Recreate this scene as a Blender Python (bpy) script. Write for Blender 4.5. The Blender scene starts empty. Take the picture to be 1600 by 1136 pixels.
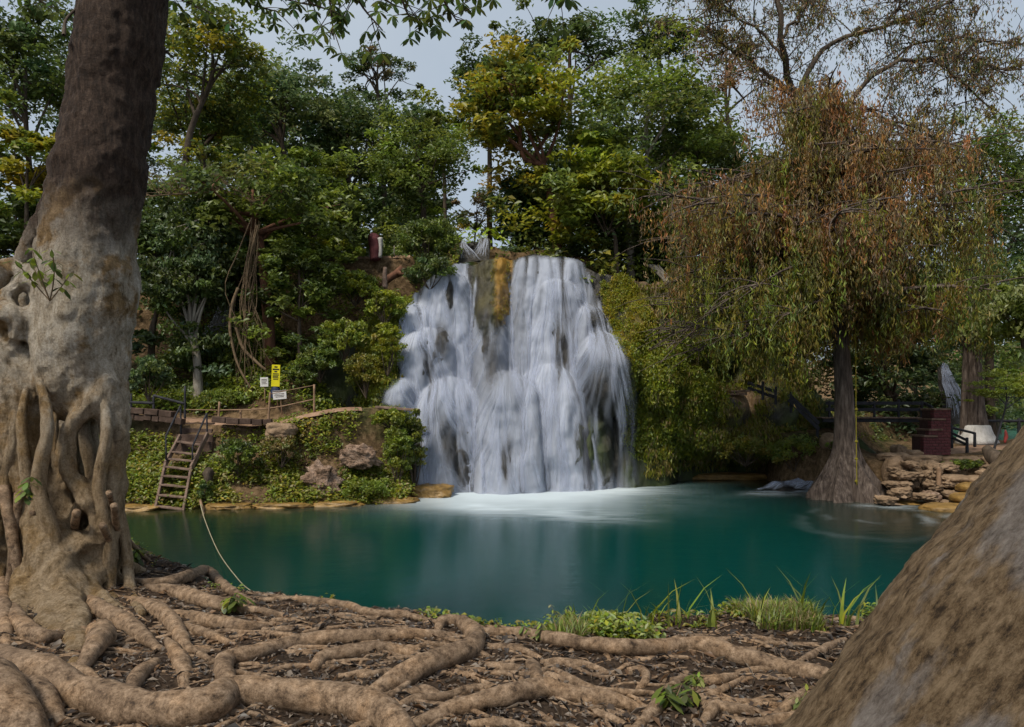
import bpy, math, random
import numpy as np
from mathutils import Vector
rng = np.random.default_rng(7); random.seed(7)
SC = bpy.context.scene; COL = SC.collection
F = 1067.0; HY = 640.0; CZ = 3.0           # focal length in photo pixels, horizon row, eye height above the pool

# ------------------------------------------------------------------ camera, sky, sun, exposure
cam = bpy.data.cameras.new('camera'); camo = bpy.data.objects.new('camera', cam); COL.objects.link(camo)
camo.location = (0, 0, CZ); camo.rotation_euler = (math.radians(90), 0, 0)
cam.sensor_width = 36; cam.lens = 36*F/1600; cam.shift_y = (HY-568)/1600; cam.clip_end = 2000; cam.clip_start = 0.05
SC.camera = camo
SUN_EL, SUN_AZ = math.radians(54), math.radians(218)      # azimuth clockwise from +Y: behind the camera, a little left
w = bpy.data.worlds.new('World'); SC.world = w; w.use_nodes = True
nt = w.node_tree; nt.nodes.clear()
sky = nt.nodes.new('ShaderNodeTexSky'); sky.sky_type = 'NISHITA'; sky.sun_disc = False
sky.sun_elevation = SUN_EL; sky.sun_rotation = SUN_AZ; sky.dust_density = 3.0
tc = nt.nodes.new('ShaderNodeTexCoord'); ns = nt.nodes.new('ShaderNodeTexNoise'); ns.inputs['Scale'].default_value = 2.2; ns.inputs['Detail'].default_value = 5
cr = nt.nodes.new('ShaderNodeValToRGB'); cr.color_ramp.elements[0].position = .3; cr.color_ramp.elements[1].position = .7
cr.color_ramp.elements[0].color = (1.62, 1.9, 2.22, 1); cr.color_ramp.elements[1].color = (2.05, 2.3, 2.55, 1)
mx = nt.nodes.new('ShaderNodeMixRGB'); mx.inputs[0].default_value = .9
bg = nt.nodes.new('ShaderNodeBackground'); bg.inputs[1].default_value = .1
wo = nt.nodes.new('ShaderNodeOutputWorld')
L = nt.links.new
L(tc.outputs['Generated'], ns.inputs['Vector']); L(ns.outputs['Fac'], cr.inputs[0]); L(sky.outputs[0], mx.inputs[1]); L(cr.outputs[0], mx.inputs[2])
L(mx.outputs[0], bg.inputs[0]); L(bg.outputs[0], wo.inputs[0])
sl = bpy.data.lights.new('sun', 'SUN'); sl.energy = 1.5; sl.angle = math.radians(14); sl.color = (1, .92, .78)
so = bpy.data.objects.new('sun', sl); COL.objects.link(so)
sd = Vector((math.sin(SUN_AZ)*math.cos(SUN_EL), math.cos(SUN_AZ)*math.cos(SUN_EL), math.sin(SUN_EL)))
so.rotation_euler = sd.to_track_quat('Z', 'Y').to_euler()
SC.view_settings.view_transform = 'Standard'; SC.view_settings.look = 'None'; SC.view_settings.gamma = 1
SC.view_settings.exposure = 1.35; SC.view_settings.use_curve_mapping = False
SC.render.engine = 'CYCLES'; cy = SC.cycles
cy.max_bounces = 7; cy.transparent_max_bounces = 24; cy.diffuse_bounces = 5; cy.use_denoising = True; cy.use_adaptive_sampling = True; cy.adaptive_threshold = .02

# ------------------------------------------------------------------ numeric helpers
def P(px, py, d): return np.array([(px-800)*d/F, d, CZ+(HY-py)*d/F])
def hsh(i, j, k):
    n = (i*374761393 + j*668265263 + k*2147483647 + 1013904223) & 0xffffffff
    n = ((n ^ (n >> 13))*1274126177) & 0xffffffff
    return ((n ^ (n >> 16)) & 0xffff)/65535.0
def vnoise(x, y, z=0.0):
    x, y, z = np.broadcast_arrays(np.asarray(x, float), np.asarray(y, float), np.asarray(z, float))
    xi, yi, zi = np.floor(x).astype(np.int64), np.floor(y).astype(np.int64), np.floor(z).astype(np.int64)
    u, v, t = x-xi, y-yi, z-zi
    u, v, t = u*u*(3-2*u), v*v*(3-2*v), t*t*(3-2*t); r = 0
    for a in (0, 1):
        for b in (0, 1):
            for c in (0, 1):
                r = r + hsh(xi+a, yi+b, zi+c)*(u if a else 1-u)*(v if b else 1-v)*(t if c else 1-t)
    return r*2-1
def fbm(x, y, z=0.0, o=4):
    r = 0; a = 1.0; s = 0
    for k in range(o):
        f = 2.03**k; r = r+a*vnoise(np.asarray(x)*f+17.3*k, np.asarray(y)*f+5.1*k, np.asarray(z)*f+k*3.7); s += a; a *= .5
    return r/s
def sstep(a, b, x): t = np.clip((np.asarray(x, float)-a)/(b-a), 0, 1); return t*t*(3-2*t)

# ------------------------------------------------------------------ object helpers
def tag(o, label=None, cat=None, group=None, kind=None):
    if label: o['label'] = label
    if cat: o['category'] = cat
    if group: o['group'] = group
    if kind: o['kind'] = kind
    return o
def mk(name, V, Fc, mat, parent=None, smooth=True, col=None, att=None):
    """V (n,3); Fc an (m,k) array of equal-sized faces or a list of such arrays; world coordinates."""
    me = bpy.data.meshes.new(name)
    V = np.asarray(V, np.float32).reshape(-1, 3)
    fl = Fc if isinstance(Fc, list) else [Fc]
    fl = [np.asarray(f, np.int32) for f in fl if len(f)]
    me.vertices.add(len(V)); me.vertices.foreach_set('co', V.ravel())
    idx = np.concatenate([f.ravel() for f in fl]); tot = np.concatenate([np.full(len(f), f.shape[1], np.int32) for f in fl])
    st = np.concatenate([[0], np.cumsum(tot)[:-1]]).astype(np.int32)
    me.loops.add(len(idx)); me.loops.foreach_set('vertex_index', idx)
    me.polygons.add(len(tot)); me.polygons.foreach_set('loop_start', st); me.polygons.foreach_set('loop_total', tot)
    me.polygons.foreach_set('use_smooth', np.full(len(tot), smooth))
    me.update(calc_edges=True)
    if col is not None:
        a = me.color_attributes.new('col', 'FLOAT_COLOR', 'POINT')
        c = np.ones((len(V), 4), np.float32); c[:, :3] = col; a.data.foreach_set('color', c.ravel())
    for k, v in (att or {}).items():
        a = me.attributes.new(k, 'FLOAT', 'POINT'); a.data.foreach_set('value', np.asarray(v, np.float32).ravel())
    me.materials.append(mat)
    o = bpy.data.objects.new(name, me); COL.objects.link(o)
    if parent is not None:
        o.parent = parent; o.matrix_parent_inverse = parent.matrix_basis.inverted()
    return o
def empty(name, loc, label=None, cat=None, group=None):
    o = bpy.data.objects.new(name, None); o.empty_display_size = .2; o.location = [float(v) for v in loc]; COL.objects.link(o)
    return tag(o, label, cat, group)
def grid_faces(nr, nc, wrap=False):
    r = np.arange(nr-1)[:, None]; c = np.arange(nc if wrap else nc-1)[None, :]; c2 = (c+1) % nc
    return np.stack([r*nc+c, r*nc+c2, (r+1)*nc+c2, (r+1)*nc+c], -1).reshape(-1, 4)
def spline(pts, n):
    pts = np.asarray(pts, float); m = len(pts)
    if m == 2: return pts[0]+(pts[1]-pts[0])*np.linspace(0, 1, n)[:, None]
    e = np.vstack([2*pts[0]-pts[1], pts, 2*pts[-1]-pts[-2]])
    t = np.linspace(0, m-1-1e-6, n); i = t.astype(int); u = (t-i)[:, None]
    a, b, c, d = e[i], e[i+1], e[i+2], e[i+3]
    return .5*(2*b+(c-a)*u+(2*a-5*b+4*c-d)*u**2+(3*b-a-3*c+d)*u**3)
class MB:
    def __init__(s): s.V = []; s.Q = []; s.T = []; s.n = 0
    def add(s, V, Q=None, T=None):
        s.V.append(np.asarray(V, float))
        if Q is not None and len(Q): s.Q.append(np.asarray(Q)+s.n)
        if T is not None and len(T): s.T.append(np.asarray(T)+s.n)
        s.n += len(V)
    def tube(s, pts, rad, sides=8, n=None, rough=0.0, seed=0, cap=True):
        pts = np.asarray(pts, float); rad = np.broadcast_to(np.asarray(rad, float), (len(pts),))
        if n: q = spline(np.hstack([pts, rad[:, None]]), n); pts, rad = q[:, :3], np.maximum(q[:, 3], .001)
        m = len(pts); tg = np.gradient(pts, axis=0); tg /= np.linalg.norm(tg, axis=1)[:, None]+1e-9
        ref = np.array([0, 0, 1.]) if abs(tg[0][2]) < .9 else np.array([1., 0, 0])
        nn = np.zeros((m, 3)); u = ref-tg[0]*ref.dot(tg[0]); u /= np.linalg.norm(u); nn[0] = u
        for i in range(1, m):
            u = nn[i-1]-tg[i]*nn[i-1].dot(tg[i]); nn[i] = u/(np.linalg.norm(u)+1e-9)
        bb = np.cross(tg, nn); a = np.linspace(0, 2*np.pi, sides, endpoint=False)
        dr = nn[:, None]*np.cos(a)[None, :, None]+bb[:, None]*np.sin(a)[None, :, None]
        R = rad[:, None]*np.ones(sides)
        if rough:
            q = (pts[:, None]+dr*rad[:, None, None]*1.5)/np.mean(rad)*.45+seed*7.1
            R = R*(1+rough*fbm(q[..., 0], q[..., 1], q[..., 2], 3)*1.6)
        V = (pts[:, None]+dr*R[..., None]).reshape(-1, 3); Q = grid_faces(m, sides, True)
        if cap:
            V = np.vstack([V, pts[0]-tg[0]*rad[0]*.35, pts[-1]+tg[-1]*rad[-1]*.35]); k = np.arange(sides); k2 = (k+1) % sides; b = (m-1)*sides
            T = np.vstack([np.stack([k2, k, np.full(sides, m*sides)], 1), np.stack([b+k, b+k2, np.full(sides, m*sides+1)], 1)])
            s.add(V, Q, T)
        else: s.add(V, Q)
        return s
    def box(s, c, h, ax=None, jit=0.0):
        ax = np.eye(3) if ax is None else np.asarray(ax, float); h = np.asarray(h, float)
        b = min(.012, h.min()*.3); V = []; g = np.array([(x, y, z) for x in (-1, 1) for y in (-1, 1) for z in (-1, 1)], float)
        for k in range(3):
            hh = h-b; hh[k] = h[k]; V.append(g*hh)
        V = np.stack(V, 1).reshape(-1, 3)             # corner i -> vertices 3i..3i+2 (x-, y-, z-face vertex)
        if jit: V = V+np.repeat(rng.normal(0, jit, (8, 3)), 3, axis=0)
        id = lambda x, y, z, k: ((x*2+y)*2+z)*3+k
        Q = []; T = []
        for x in (0, 1):
            q = [id(x, 0, 0, 0), id(x, 1, 0, 0), id(x, 1, 1, 0), id(x, 0, 1, 0)]; Q.append(q if x else q[::-1])
            q = [id(0, x, 0, 1), id(0, x, 1, 1), id(1, x, 1, 1), id(1, x, 0, 1)]; Q.append(q if x else q[::-1])
            q = [id(0, 0, x, 2), id(1, 0, x, 2), id(1, 1, x, 2), id(0, 1, x, 2)]; Q.append(q if x else q[::-1])
        for a in (0, 1):
            for e in (0, 1):
                Q.append([id(0, a, e, 1), id(1, a, e, 1), id(1, a, e, 2), id(0, a, e, 2)])
                Q.append([id(a, 0, e, 0), id(a, 1, e, 0), id(a, 1, e, 2), id(a, 0, e, 2)])
                Q.append([id(a, e, 0, 0), id(a, e, 1, 0), id(a, e, 1, 1), id(a, e, 0, 1)])
        for x in (0, 1):
            for y in (0, 1):
                for z in (0, 1): T.append([id(x, y, z, 0), id(x, y, z, 1), id(x, y, z, 2)])
        s.add(np.asarray(c)+V@ax, Q, T); return s
    def beam(s, a, b, w, t, up=(0, 0, 1)):
        a, b = np.asarray(a, float), np.asarray(b, float); x = b-a; l = np.linalg.norm(x); x /= l
        y = np.cross(np.asarray(up, float), x); y /= np.linalg.norm(y)+1e-9; z = np.cross(x, y)
        return s.box((a+b)/2, (l/2, w/2, t/2), np.array([x, y, z]))
    def build(s, name, mat, parent=None, smooth=False):
        return mk(name, np.vstack(s.V), [np.vstack(k) for k in (s.Q, s.T) if k], mat, parent, smooth)

# ------------------------------------------------------------------ materials
def mat(name, build):
    m = bpy.data.materials.new(name); m.use_nodes = True; t = m.node_tree; t.nodes.clear()
    out = t.nodes.new('ShaderNodeOutputMaterial'); sh = build(t); t.links.new(sh, out.inputs[0]); return m
def N(t, kind, **kw):
    n = t.nodes.new('ShaderNode'+kind)
    for k, v in kw.items():
        if hasattr(n, k) and k not in n.inputs: setattr(n, k, v)
        else:
            i = n.inputs[int(k[1:])] if k[0] == '_' else n.inputs[k]
            if hasattr(v, 'is_output'): t.links.new(v, i)
            else: i.default_value = v
    return n
def noise(t, scale, detail=5, vec=None, rough=.55):
    n = N(t, 'TexNoise', Scale=scale, Detail=detail, Roughness=rough)
    if vec is not None: t.links.new(vec, n.inputs['Vector'])
    return n.outputs['Fac']
def ramp(t, fac, stops):
    r = N(t, 'ValToRGB', Fac=fac); e = r.color_ramp.elements
    while len(e) < len(stops): e.new(.5)
    for k, (p, c) in enumerate(stops): e[k].position = p; e[k].color = (*c, 1) if len(c) == 3 else c
    return r.outputs[0]
def mixc(t, f, a, b):
    m = N(t, 'MixRGB'); 
    for i, v in enumerate((f, a, b)):
        if hasattr(v, 'is_output'): t.links.new(v, m.inputs[i])
        else: m.inputs[i].default_value = v if i == 0 else (*v, 1)
    return m.outputs[0]
def coords(t, sc=(1, 1, 1)):
    c = N(t, 'TexCoord'); m = N(t, 'Mapping', Scale=sc); t.links.new(c.outputs['Object'], m.inputs['Vector']); return m.outputs[0]
def bsdf(t, col, rough=.8, bump=None, bs=.3, bd=.02, spec=.25):
    b = N(t, 'BsdfPrincipled', Roughness=rough); b.inputs['Specular IOR Level'].default_value = spec
    if hasattr(col, 'is_output'): t.links.new(col, b.inputs['Base Color'])
    else: b.inputs['Base Color'].default_value = (*col, 1)
    if bump is not None:
        u = N(t, 'Bump', Strength=bs, Distance=bd); t.links.new(bump, u.inputs['Height']); t.links.new(u.outputs[0], b.inputs['Normal'])
    return b.outputs[0]
def rough_mat(name, stops, scale=3, bump=12, bs=.5, bd=.03, rough=.85, st=(1, 1, 1), spec=.2):
    def f(t):
        v = coords(t, st); n1 = noise(t, scale, 8, v, .65); n2 = noise(t, bump, 6, v)
        return bsdf(t, ramp(t, n1, stops), rough, n2, bs, bd, spec)
    return mat(name, f)
def leaf_build(t):
    a = N(t, 'Attribute', attribute_name='col')
    d = N(t, 'BsdfDiffuse'); tr = N(t, 'BsdfTranslucent'); g = N(t, 'BsdfGlossy', Roughness=.45)
    t.links.new(a.outputs['Color'], d.inputs[0]); t.links.new(a.outputs['Color'], tr.inputs[0])
    g.inputs[0].default_value = (.8, .85, .9, 1)
    m = N(t, 'MixShader', _0=.45); t.links.new(d.outputs[0], m.inputs[1]); t.links.new(tr.outputs[0], m.inputs[2])
    m2 = N(t, 'MixShader', _0=.03); t.links.new(m.outputs[0], m2.inputs[1]); t.links.new(g.outputs[0], m2.inputs[2])
    return m2.outputs[0]
M = {}
M['leaf'] = mat('leaf', leaf_build)
M['bark'] = rough_mat('bark', [(.3, (.035, .026, .02)), (.6, (.10, .075, .055)), (.8, (.17, .14, .11))], 6, 14, .8, .04, st=(1, 1, .35))
M['bark_pale'] = rough_mat('bark_pale', [(.3, (.12, .10, .08)), (.55, (.26, .23, .19)), (.8, (.42, .39, .35))], 5, 12, .6, .03, st=(1, 1, .4))
M['bark_red'] = rough_mat('bark_red', [(.3, (.06, .03, .02)), (.6, (.16, .075, .045)), (.85, (.24, .14, .09))], 6, 14, .7, .03, st=(1, 1, .35))
M['bark_grey'] = rough_mat('bark_grey', [(.32, (.022, .016, .013)), (.5, (.09, .068, .056)), (.75, (.23, .185, .155))], 7, 16, 1, .05, st=(1.6, 1.6, .22))
M['vine'] = rough_mat('vine', [(.3, (.09, .06, .035)), (.7, (.22, .155, .095))], 8, 20, .4, .02)
M['wood'] = rough_mat('wood', [(.3, (.09, .06, .045)), (.55, (.19, .13, .10)), (.8, (.30, .22, .18))], 5, 30, .5, .01, st=(1, 1, 1))
M['wood_dark'] = rough_mat('wood_dark', [(.3, (.018, .018, .022)), (.7, (.05, .05, .058))], 5, 30, .4, .01)
M['wood_tan'] = rough_mat('wood_tan', [(.3, (.16, .10, .06)), (.7, (.34, .22, .14))], 5, 30, .5, .01)
M['brick'] = rough_mat('brick', [(.3, (.075, .025, .028)), (.6, (.13, .042, .045)), (.85, (.19, .09, .085))], 6, 30, .5, .01)
M['cap'] = rough_mat('cap', [(.3, (.10, .065, .045)), (.7, (.24, .16, .12))], 6, 30, .5, .01)
M['mortar'] = rough_mat('mortar', [(.3, (.04, .022, .02)), (.7, (.09, .05, .045))], 9, 30, .5, .01)
M['stone'] = rough_mat('stone', [(.25, (.075, .05, .03)), (.5, (.22, .15, .095)), (.75, (.38, .27, .18))], 2.5, 9, .9, .06)
M['stone_wet'] = rough_mat('stone_wet', [(.25, (.07, .04, .012)), (.5, (.22, .13, .035)), (.75, (.36, .22, .07))], 3, 9, .9, .05, .45, spec=.5)
M['stone_pink'] = rough_mat('stone_pink', [(.32, (.06, .038, .024)), (.47, (.22, .145, .10)), (.7, (.40, .29, .225))], 4, 11, 1, .12)
M['concrete'] = rough_mat('concrete', [(.25, (.03, .019, .014)), (.55, (.085, .055, .042)), (.8, (.17, .12, .095))], 4, 18, .6, .02)
M['path'] = rough_mat('path', [(.3, (.17, .10, .06)), (.7, (.34, .22, .15))], 3, 20, .4, .02)
M['rope_yellow'] = rough_mat('rope_yellow', [(.3, (.15, .125, .01)), (.7, (.27, .235, .03))], 9, 60, .5, .005)
M['rope'] = rough_mat('rope', [(.3, (.20, .17, .10)), (.7, (.36, .32, .22))], 9, 60, .5, .005)
M['white'] = rough_mat('white', [(.3, (.50, .49, .48)), (.7, (.66, .65, .64))], 5, 20, .1, .005)
M['whitewash'] = rough_mat('whitewash', [(.3, (.32, .30, .28)), (.7, (.62, .60, .58))], 5, 20, .7, .02, st=(1, 1, .4))
M['yellow'] = rough_mat('yellow', [(.3, (.52, .46, .01)), (.7, (.68, .60, .02))], 5, 20, .1, .005)
M['ink'] = rough_mat('ink', [(.3, (.015, .015, .015)), (.7, (.03, .03, .03))], 5, 20, .1, .005)
M['navy'] = rough_mat('navy', [(.3, (.012, .018, .05)), (.7, (.03, .045, .10))], 5, 20, .2, .005, .5)
M['red_cloth'] = rough_mat('red_cloth', [(.3, (.20, .03, .03)), (.7, (.34, .06, .05))], 5, 20, .2, .005, .6)

def fig_build(t):
    c = N(t, 'TexCoord'); o = c.outputs['Object']; s = N(t, 'SeparateXYZ', _0=o)
    n1 = noise(t, 2.2, 8, o, .65); gv = N(t, 'Mapping', Scale=(1.5, 1.5, .42)); t.links.new(o, gv.inputs[0]); n2 = noise(t, 9, 9, gv.outputs[0], .74); n3 = noise(t, 48, 7, o, .78)
    stv = N(t, 'Mapping', Scale=(14, 14, 3)); t.links.new(o, stv.inputs[0]); n4 = noise(t, 2.0, 7, stv.outputs[0], .7)
    brown = ramp(t, n4, [(.30, (.014, .010, .008)), (.5, (.05, .032, .023)), (.72, (.11, .075, .055))])
    tan = ramp(t, n2, [(.30, (.055, .031, .012)), (.46, (.205, .130, .058)), (.70, (.37, .26, .145))])
    pale = ramp(t, n2, [(.32, (.12, .085, .05)), (.44, (.34, .285, .215)), (.68, (.56, .51, .44))])
    # height of the bare, pale zone in the trunk's own space, broken up by noise
    def band(a, b):
        m = N(t, 'MapRange'); m.interpolation_type = 'SMOOTHSTEP'; m.inputs['From Min'].default_value = a; m.inputs['From Max'].default_value = b
        ad = N(t, 'Math', operation='MULTIPLY_ADD'); t.links.new(n1, ad.inputs[0]); ad.inputs[1].default_value = 1.5; t.links.new(s.outputs[2], ad.inputs[2])
        t.links.new(ad.outputs[0], m.inputs[0]); return m.outputs[0]
    up = band(4.9, 5.9)
    lich = N(t, 'MapRange'); lich.inputs[1].default_value = .40; lich.inputs[2].default_value = .48; t.links.new(n1, lich.inputs[0])
    lo = band(3.1, 4.5)
    f = N(t, 'Math', operation='MULTIPLY'); t.links.new(lich.outputs[0], f.inputs[0]); 
    g = N(t, 'Math', operation='MULTIPLY_ADD'); t.links.new(lo, g.inputs[0]); g.inputs[1].default_value = .75; g.inputs[2].default_value = .25; t.links.new(g.outputs[0], f.inputs[1])
    col = mixc(t, f.outputs[0], tan, pale); col = mixc(t, up, col, brown)
    h = N(t, 'Math', operation='MULTIPLY_ADD'); t.links.new(n4, h.inputs[0]); h.inputs[1].default_value = .8; t.links.new(n3, h.inputs[2])
    fine = ramp(t, n3, [(.30, (.42, .38, .34)), (.48, (1, 1, 1)), (.68, (1.5, 1.5, 1.5))]); mm = N(t, 'MixRGB', blend_type='MULTIPLY', _0=.8); t.links.new(col, mm.inputs[1]); t.links.new(fine, mm.inputs[2])
    return bsdf(t, mm.outputs[0], .85, h.outputs[0], 1, .035, .2)
M['fig'] = mat('fig', fig_build)
def cracks(t, o, scale, lo=.0, hi=.06, warp=.25):
    nz_ = N(t, 'TexNoise', Scale=scale*.8, Detail=4); t.links.new(o, nz_.inputs['Vector']); ad = N(t, 'MixRGB', blend_type='ADD', _0=warp*1.0); t.links.new(o, ad.inputs[1]); t.links.new(nz_.outputs['Color'], ad.inputs[2])
    v = N(t, 'TexVoronoi', feature='DISTANCE_TO_EDGE', Scale=scale); t.links.new(ad.outputs[0], v.inputs['Vector']); m = N(t, 'MapRange'); m.inputs[1].default_value = lo; m.inputs[2].default_value = hi; t.links.new(v.outputs['Distance'], m.inputs[0]); return m.outputs[0]
def root_build(t):
    o = coords(t); n1 = noise(t, 3.2, 8, o, .65); n2 = noise(t, 18, 7, o, .7); n3 = noise(t, 85, 6, o, .75)
    c = ramp(t, n2, [(.32, (.032, .019, .010)), (.45, (.150, .102, .064)), (.68, (.33, .245, .172))])
    d = ramp(t, n1, [(.3, (.45, .40, .36)), (.5, (1, .96, .92)), (.7, (1.15, 1.0, .82))])
    m0 = N(t, 'MixRGB', blend_type='MULTIPLY', _0=1.0); t.links.new(c, m0.inputs[1]); t.links.new(d, m0.inputs[2])
    m = N(t, 'MixRGB', blend_type='MULTIPLY', _0=.85); t.links.new(m0.outputs[0], m.inputs[1]); t.links.new(ramp(t, n3, [(.32, (.35, .30, .26)), (.5, (1, 1, 1)), (.7, (1.35, 1.35, 1.35))]), m.inputs[2])
    h = N(t, 'Math', operation='MULTIPLY_ADD'); t.links.new(n3, h.inputs[0]); h.inputs[1].default_value = .5; t.links.new(n2, h.inputs[2])
    return bsdf(t, m.outputs[0], .75, h.outputs[0], .7, .012, .3)
M['root'] = mat('root', root_build)
def lean_build(t):
    tcx = N(t, 'TexCoord'); mr = N(t, 'Mapping'); mr.inputs['Rotation'].default_value = (0, math.radians(-37.3), 0); t.links.new(tcx.outputs['Object'], mr.inputs[0]); ms = N(t, 'Mapping', Scale=(1, 1, .38)); t.links.new(mr.outputs[0], ms.inputs[0]); o = ms.outputs[0]; n1 = noise(t, 1.7, 8, o, .6); n2 = noise(t, 24, 10, o, .8); n3 = noise(t, 75, 6, o, .75)
    c = ramp(t, n2, [(.38, (.034, .020, .009)), (.47, (.15, .097, .050)), (.60, (.31, .22, .132))])
    p = ramp(t, n2, [(.34, (.08, .06, .048)), (.5, (.22, .185, .16)), (.7, (.36, .32, .285))])
    k = N(t, 'MapRange'); k.inputs[1].default_value = .53; k.inputs[2].default_value = .58; t.links.new(n1, k.inputs[0])
    h = N(t, 'Math', operation='MULTIPLY_ADD'); t.links.new(n3, h.inputs[0]); h.inputs[1].default_value = .6; t.links.new(n2, h.inputs[2])
    ck = cracks(t, coords(t, (1, 1, .55)), 15, 0, .10, .12); cm = mixc(t, ck, (.30, .27, .24), (1, 1, 1)); mm = N(t, 'MixRGB', blend_type='MULTIPLY', _0=.10); t.links.new(mixc(t, k.outputs[0], c, p), mm.inputs[1]); t.links.new(cm, mm.inputs[2])
    h2 = N(t, 'Math', operation='MULTIPLY_ADD'); t.links.new(ck, h2.inputs[0]); h2.inputs[1].default_value = .06; t.links.new(h.outputs[0], h2.inputs[2])
    return bsdf(t, mm.outputs[0], .8, h2.outputs[0], 1, .05, .25)
M['lean_bark'] = mat('lean_bark', lean_build)
def soil_build(t):
    o = coords(t); n1 = noise(t, 1.6, 8, o, .6); n2 = noise(t, 26, 8, o, .75)
    c = ramp(t, n2, [(.3, (.018, .013, .010)), (.5, (.06, .043, .032)), (.68, (.12, .09, .066)), (.85, (.24, .19, .15))])
    d = ramp(t, n1, [(.3, (.6, .6, .6)), (.7, (1.1, 1.0, .9))])
    m = N(t, 'MixRGB', blend_type='MULTIPLY', _0=1.0); t.links.new(c, m.inputs[1]); t.links.new(d, m.inputs[2])
    return bsdf(t, m.outputs[0], .95, n2, 1, .03, .1)
M['soil'] = mat('soil', soil_build)
def ground_build(t):
    o = coords(t); n1 = noise(t, .35, 8, o, .6); n2 = noise(t, 5, 8, o, .7)
    c = ramp(t, n2, [(.3, (.03, .020, .011)), (.5, (.13, .085, .045)), (.75, (.28, .19, .115))])
    g = ramp(t, n2, [(.3, (.010, .018, .005)), (.6, (.035, .055, .014)), (.85, (.07, .09, .02))])
    k = N(t, 'MapRange'); k.inputs[1].default_value = .54; k.inputs[2].default_value = .68; t.links.new(n1, k.inputs[0])
    return bsdf(t, mixc(t, k.outputs[0], c, g), .95, n2, 1, .1, .1)
M['ground'] = mat('ground', ground_build)
def cliff_build(t):
    o = coords(t); v = N(t, 'Mapping', Scale=(1, 1, .35)); t.links.new(o, v.inputs[0])
    n1 = noise(t, .8, 8, o, .6); n2 = noise(t, 4, 9, v.outputs[0], .7)
    rock = ramp(t, n2, [(.3, (.006, .006, .006)), (.5, (.02, .018, .015)), (.7, (.05, .042, .033)), (.85, (.10, .08, .06))])
    a = N(t, 'Attribute', attribute_name='col')
    k = N(t, 'Attribute', attribute_name='moss')
    f = N(t, 'Math', operation='MULTIPLY'); kk = N(t, 'MapRange'); kk.inputs[1].default_value = .32; kk.inputs[2].default_value = .55; t.links.new(n1, kk.inputs[0])
    t.links.new(kk.outputs[0], f.inputs[0]); t.links.new(k.outputs['Fac'], f.inputs[1])
    return bsdf(t, mixc(t, f.outputs[0], rock, a.outputs['Color']), .5, n2, 1, .14, .5)
M['cliff'] = mat('cliff', cliff_build)
def fall_build(t):
    a = N(t, 'Attribute', attribute_name='alpha')
    d = N(t, 'BsdfDiffuse'); d.inputs[0].default_value = (.54, .585, .70, 1); tr = N(t, 'BsdfTranslucent'); tr.inputs[0].default_value = (.54, .585, .70, 1)
    m = N(t, 'MixShader', _0=.35); t.links.new(d.outputs[0], m.inputs[1]); t.links.new(tr.outputs[0], m.inputs[2])
    x = N(t, 'BsdfTransparent'); m2 = N(t, 'MixShader'); t.links.new(a.outputs['Fac'], m2.inputs[0]); t.links.new(x.outputs[0], m2.inputs[1]); t.links.new(m.outputs[0], m2.inputs[2])
    return m2.outputs[0]
M['fall'] = mat('fall', fall_build)
def water_build(t):
    o = coords(t, (1, 1.6, 1)); n = noise(t, 1.6, 5, o, .5); n2 = noise(t, 7, 3, o, .5)
    a = N(t, 'Attribute', attribute_name='col'); fo = N(t, 'Attribute', attribute_name='foam_mist')
    h = N(t, 'Math', operation='MULTIPLY_ADD'); t.links.new(n2, h.inputs[0]); h.inputs[1].default_value = .25; t.links.new(n, h.inputs[2])
    bu = N(t, 'Bump', Strength=.16, Distance=.05); t.links.new(h.outputs[0], bu.inputs['Height'])
    b = N(t, 'BsdfPrincipled', Roughness=.17); b.inputs['IOR'].default_value = 1.33; b.inputs['Specular IOR Level'].default_value = .22
    t.links.new(a.outputs['Color'], b.inputs['Base Color']); t.links.new(bu.outputs[0], b.inputs['Normal'])
    d = N(t, 'BsdfDiffuse'); d.inputs[0].default_value = (.52, .60, .66, 1)
    m = N(t, 'MixShader'); t.links.new(fo.outputs['Fac'], m.inputs[0]); t.links.new(b.outputs[0], m.inputs[1]); t.links.new(d.outputs[0], m.inputs[2])
    return m.outputs[0]
M['water'] = mat('water', water_build)

# ------------------------------------------------------------------ terrain
def wp(px, py): d = CZ*F/(py-HY); return ((px-800)*d/F, d)      # photo pixel on the water plane
SHORE = [wp(60, 797), wp(190, 797), wp(330, 796), wp(450, 793), wp(560, 790), wp(640, 786), wp(652, 780), (-3.75, 24.8),
         (-4.6, 28.5), (5.0, 28.8), wp(1000, 753), wp(1050, 745), wp(1120, 744), wp(1200, 748), wp(1215, 757), wp(1290, 765), wp(1340, 772),
         wp(1385, 786), wp(1440, 793), wp(1500, 803), wp(1560, 812), (15.5, 16), (15.5, 9), (9, 6.7), (4.4, 6.2), (3.4, 6.2), (2.3, 6.35), (1.5, 6.3), (.4, 6.05), (-.6, 6.2), (-1.3, 6.5), (-2.9, 7.3),
         (-4.1, 8.2), (-5.0, 9.3), (-7.5, 11.0), (-13, 12.0), (-22, 13), (-24, 19)]
SH = np.array(SHORE)
def sdist(x, y):                   # distance to the pool outline, negative in the pool
    sh = np.broadcast(x, y).shape; p = np.stack(np.broadcast_arrays(x, y), -1).reshape(-1, 2).astype(float)
    d = np.full(len(p), 1e9); ins = np.zeros(len(p), bool)
    for i in range(len(SH)):
        a, b = SH[i], SH[(i+1) % len(SH)]; e = b-a; q = p-a; t = np.clip(q@e/(e@e), 0, 1)
        d = np.minimum(d, np.hypot(*(q-t[:, None]*e).T))
        c = (a[1] > p[:, 1]) != (b[1] > p[:, 1]); xs = a[0]+(p[:, 1]-a[1])*e[0]/(e[1] if abs(e[1]) > 1e-9 else 1e-9); ins ^= c & (p[:, 0] < xs)
    return np.where(ins, -d, d).reshape(sh)
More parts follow.
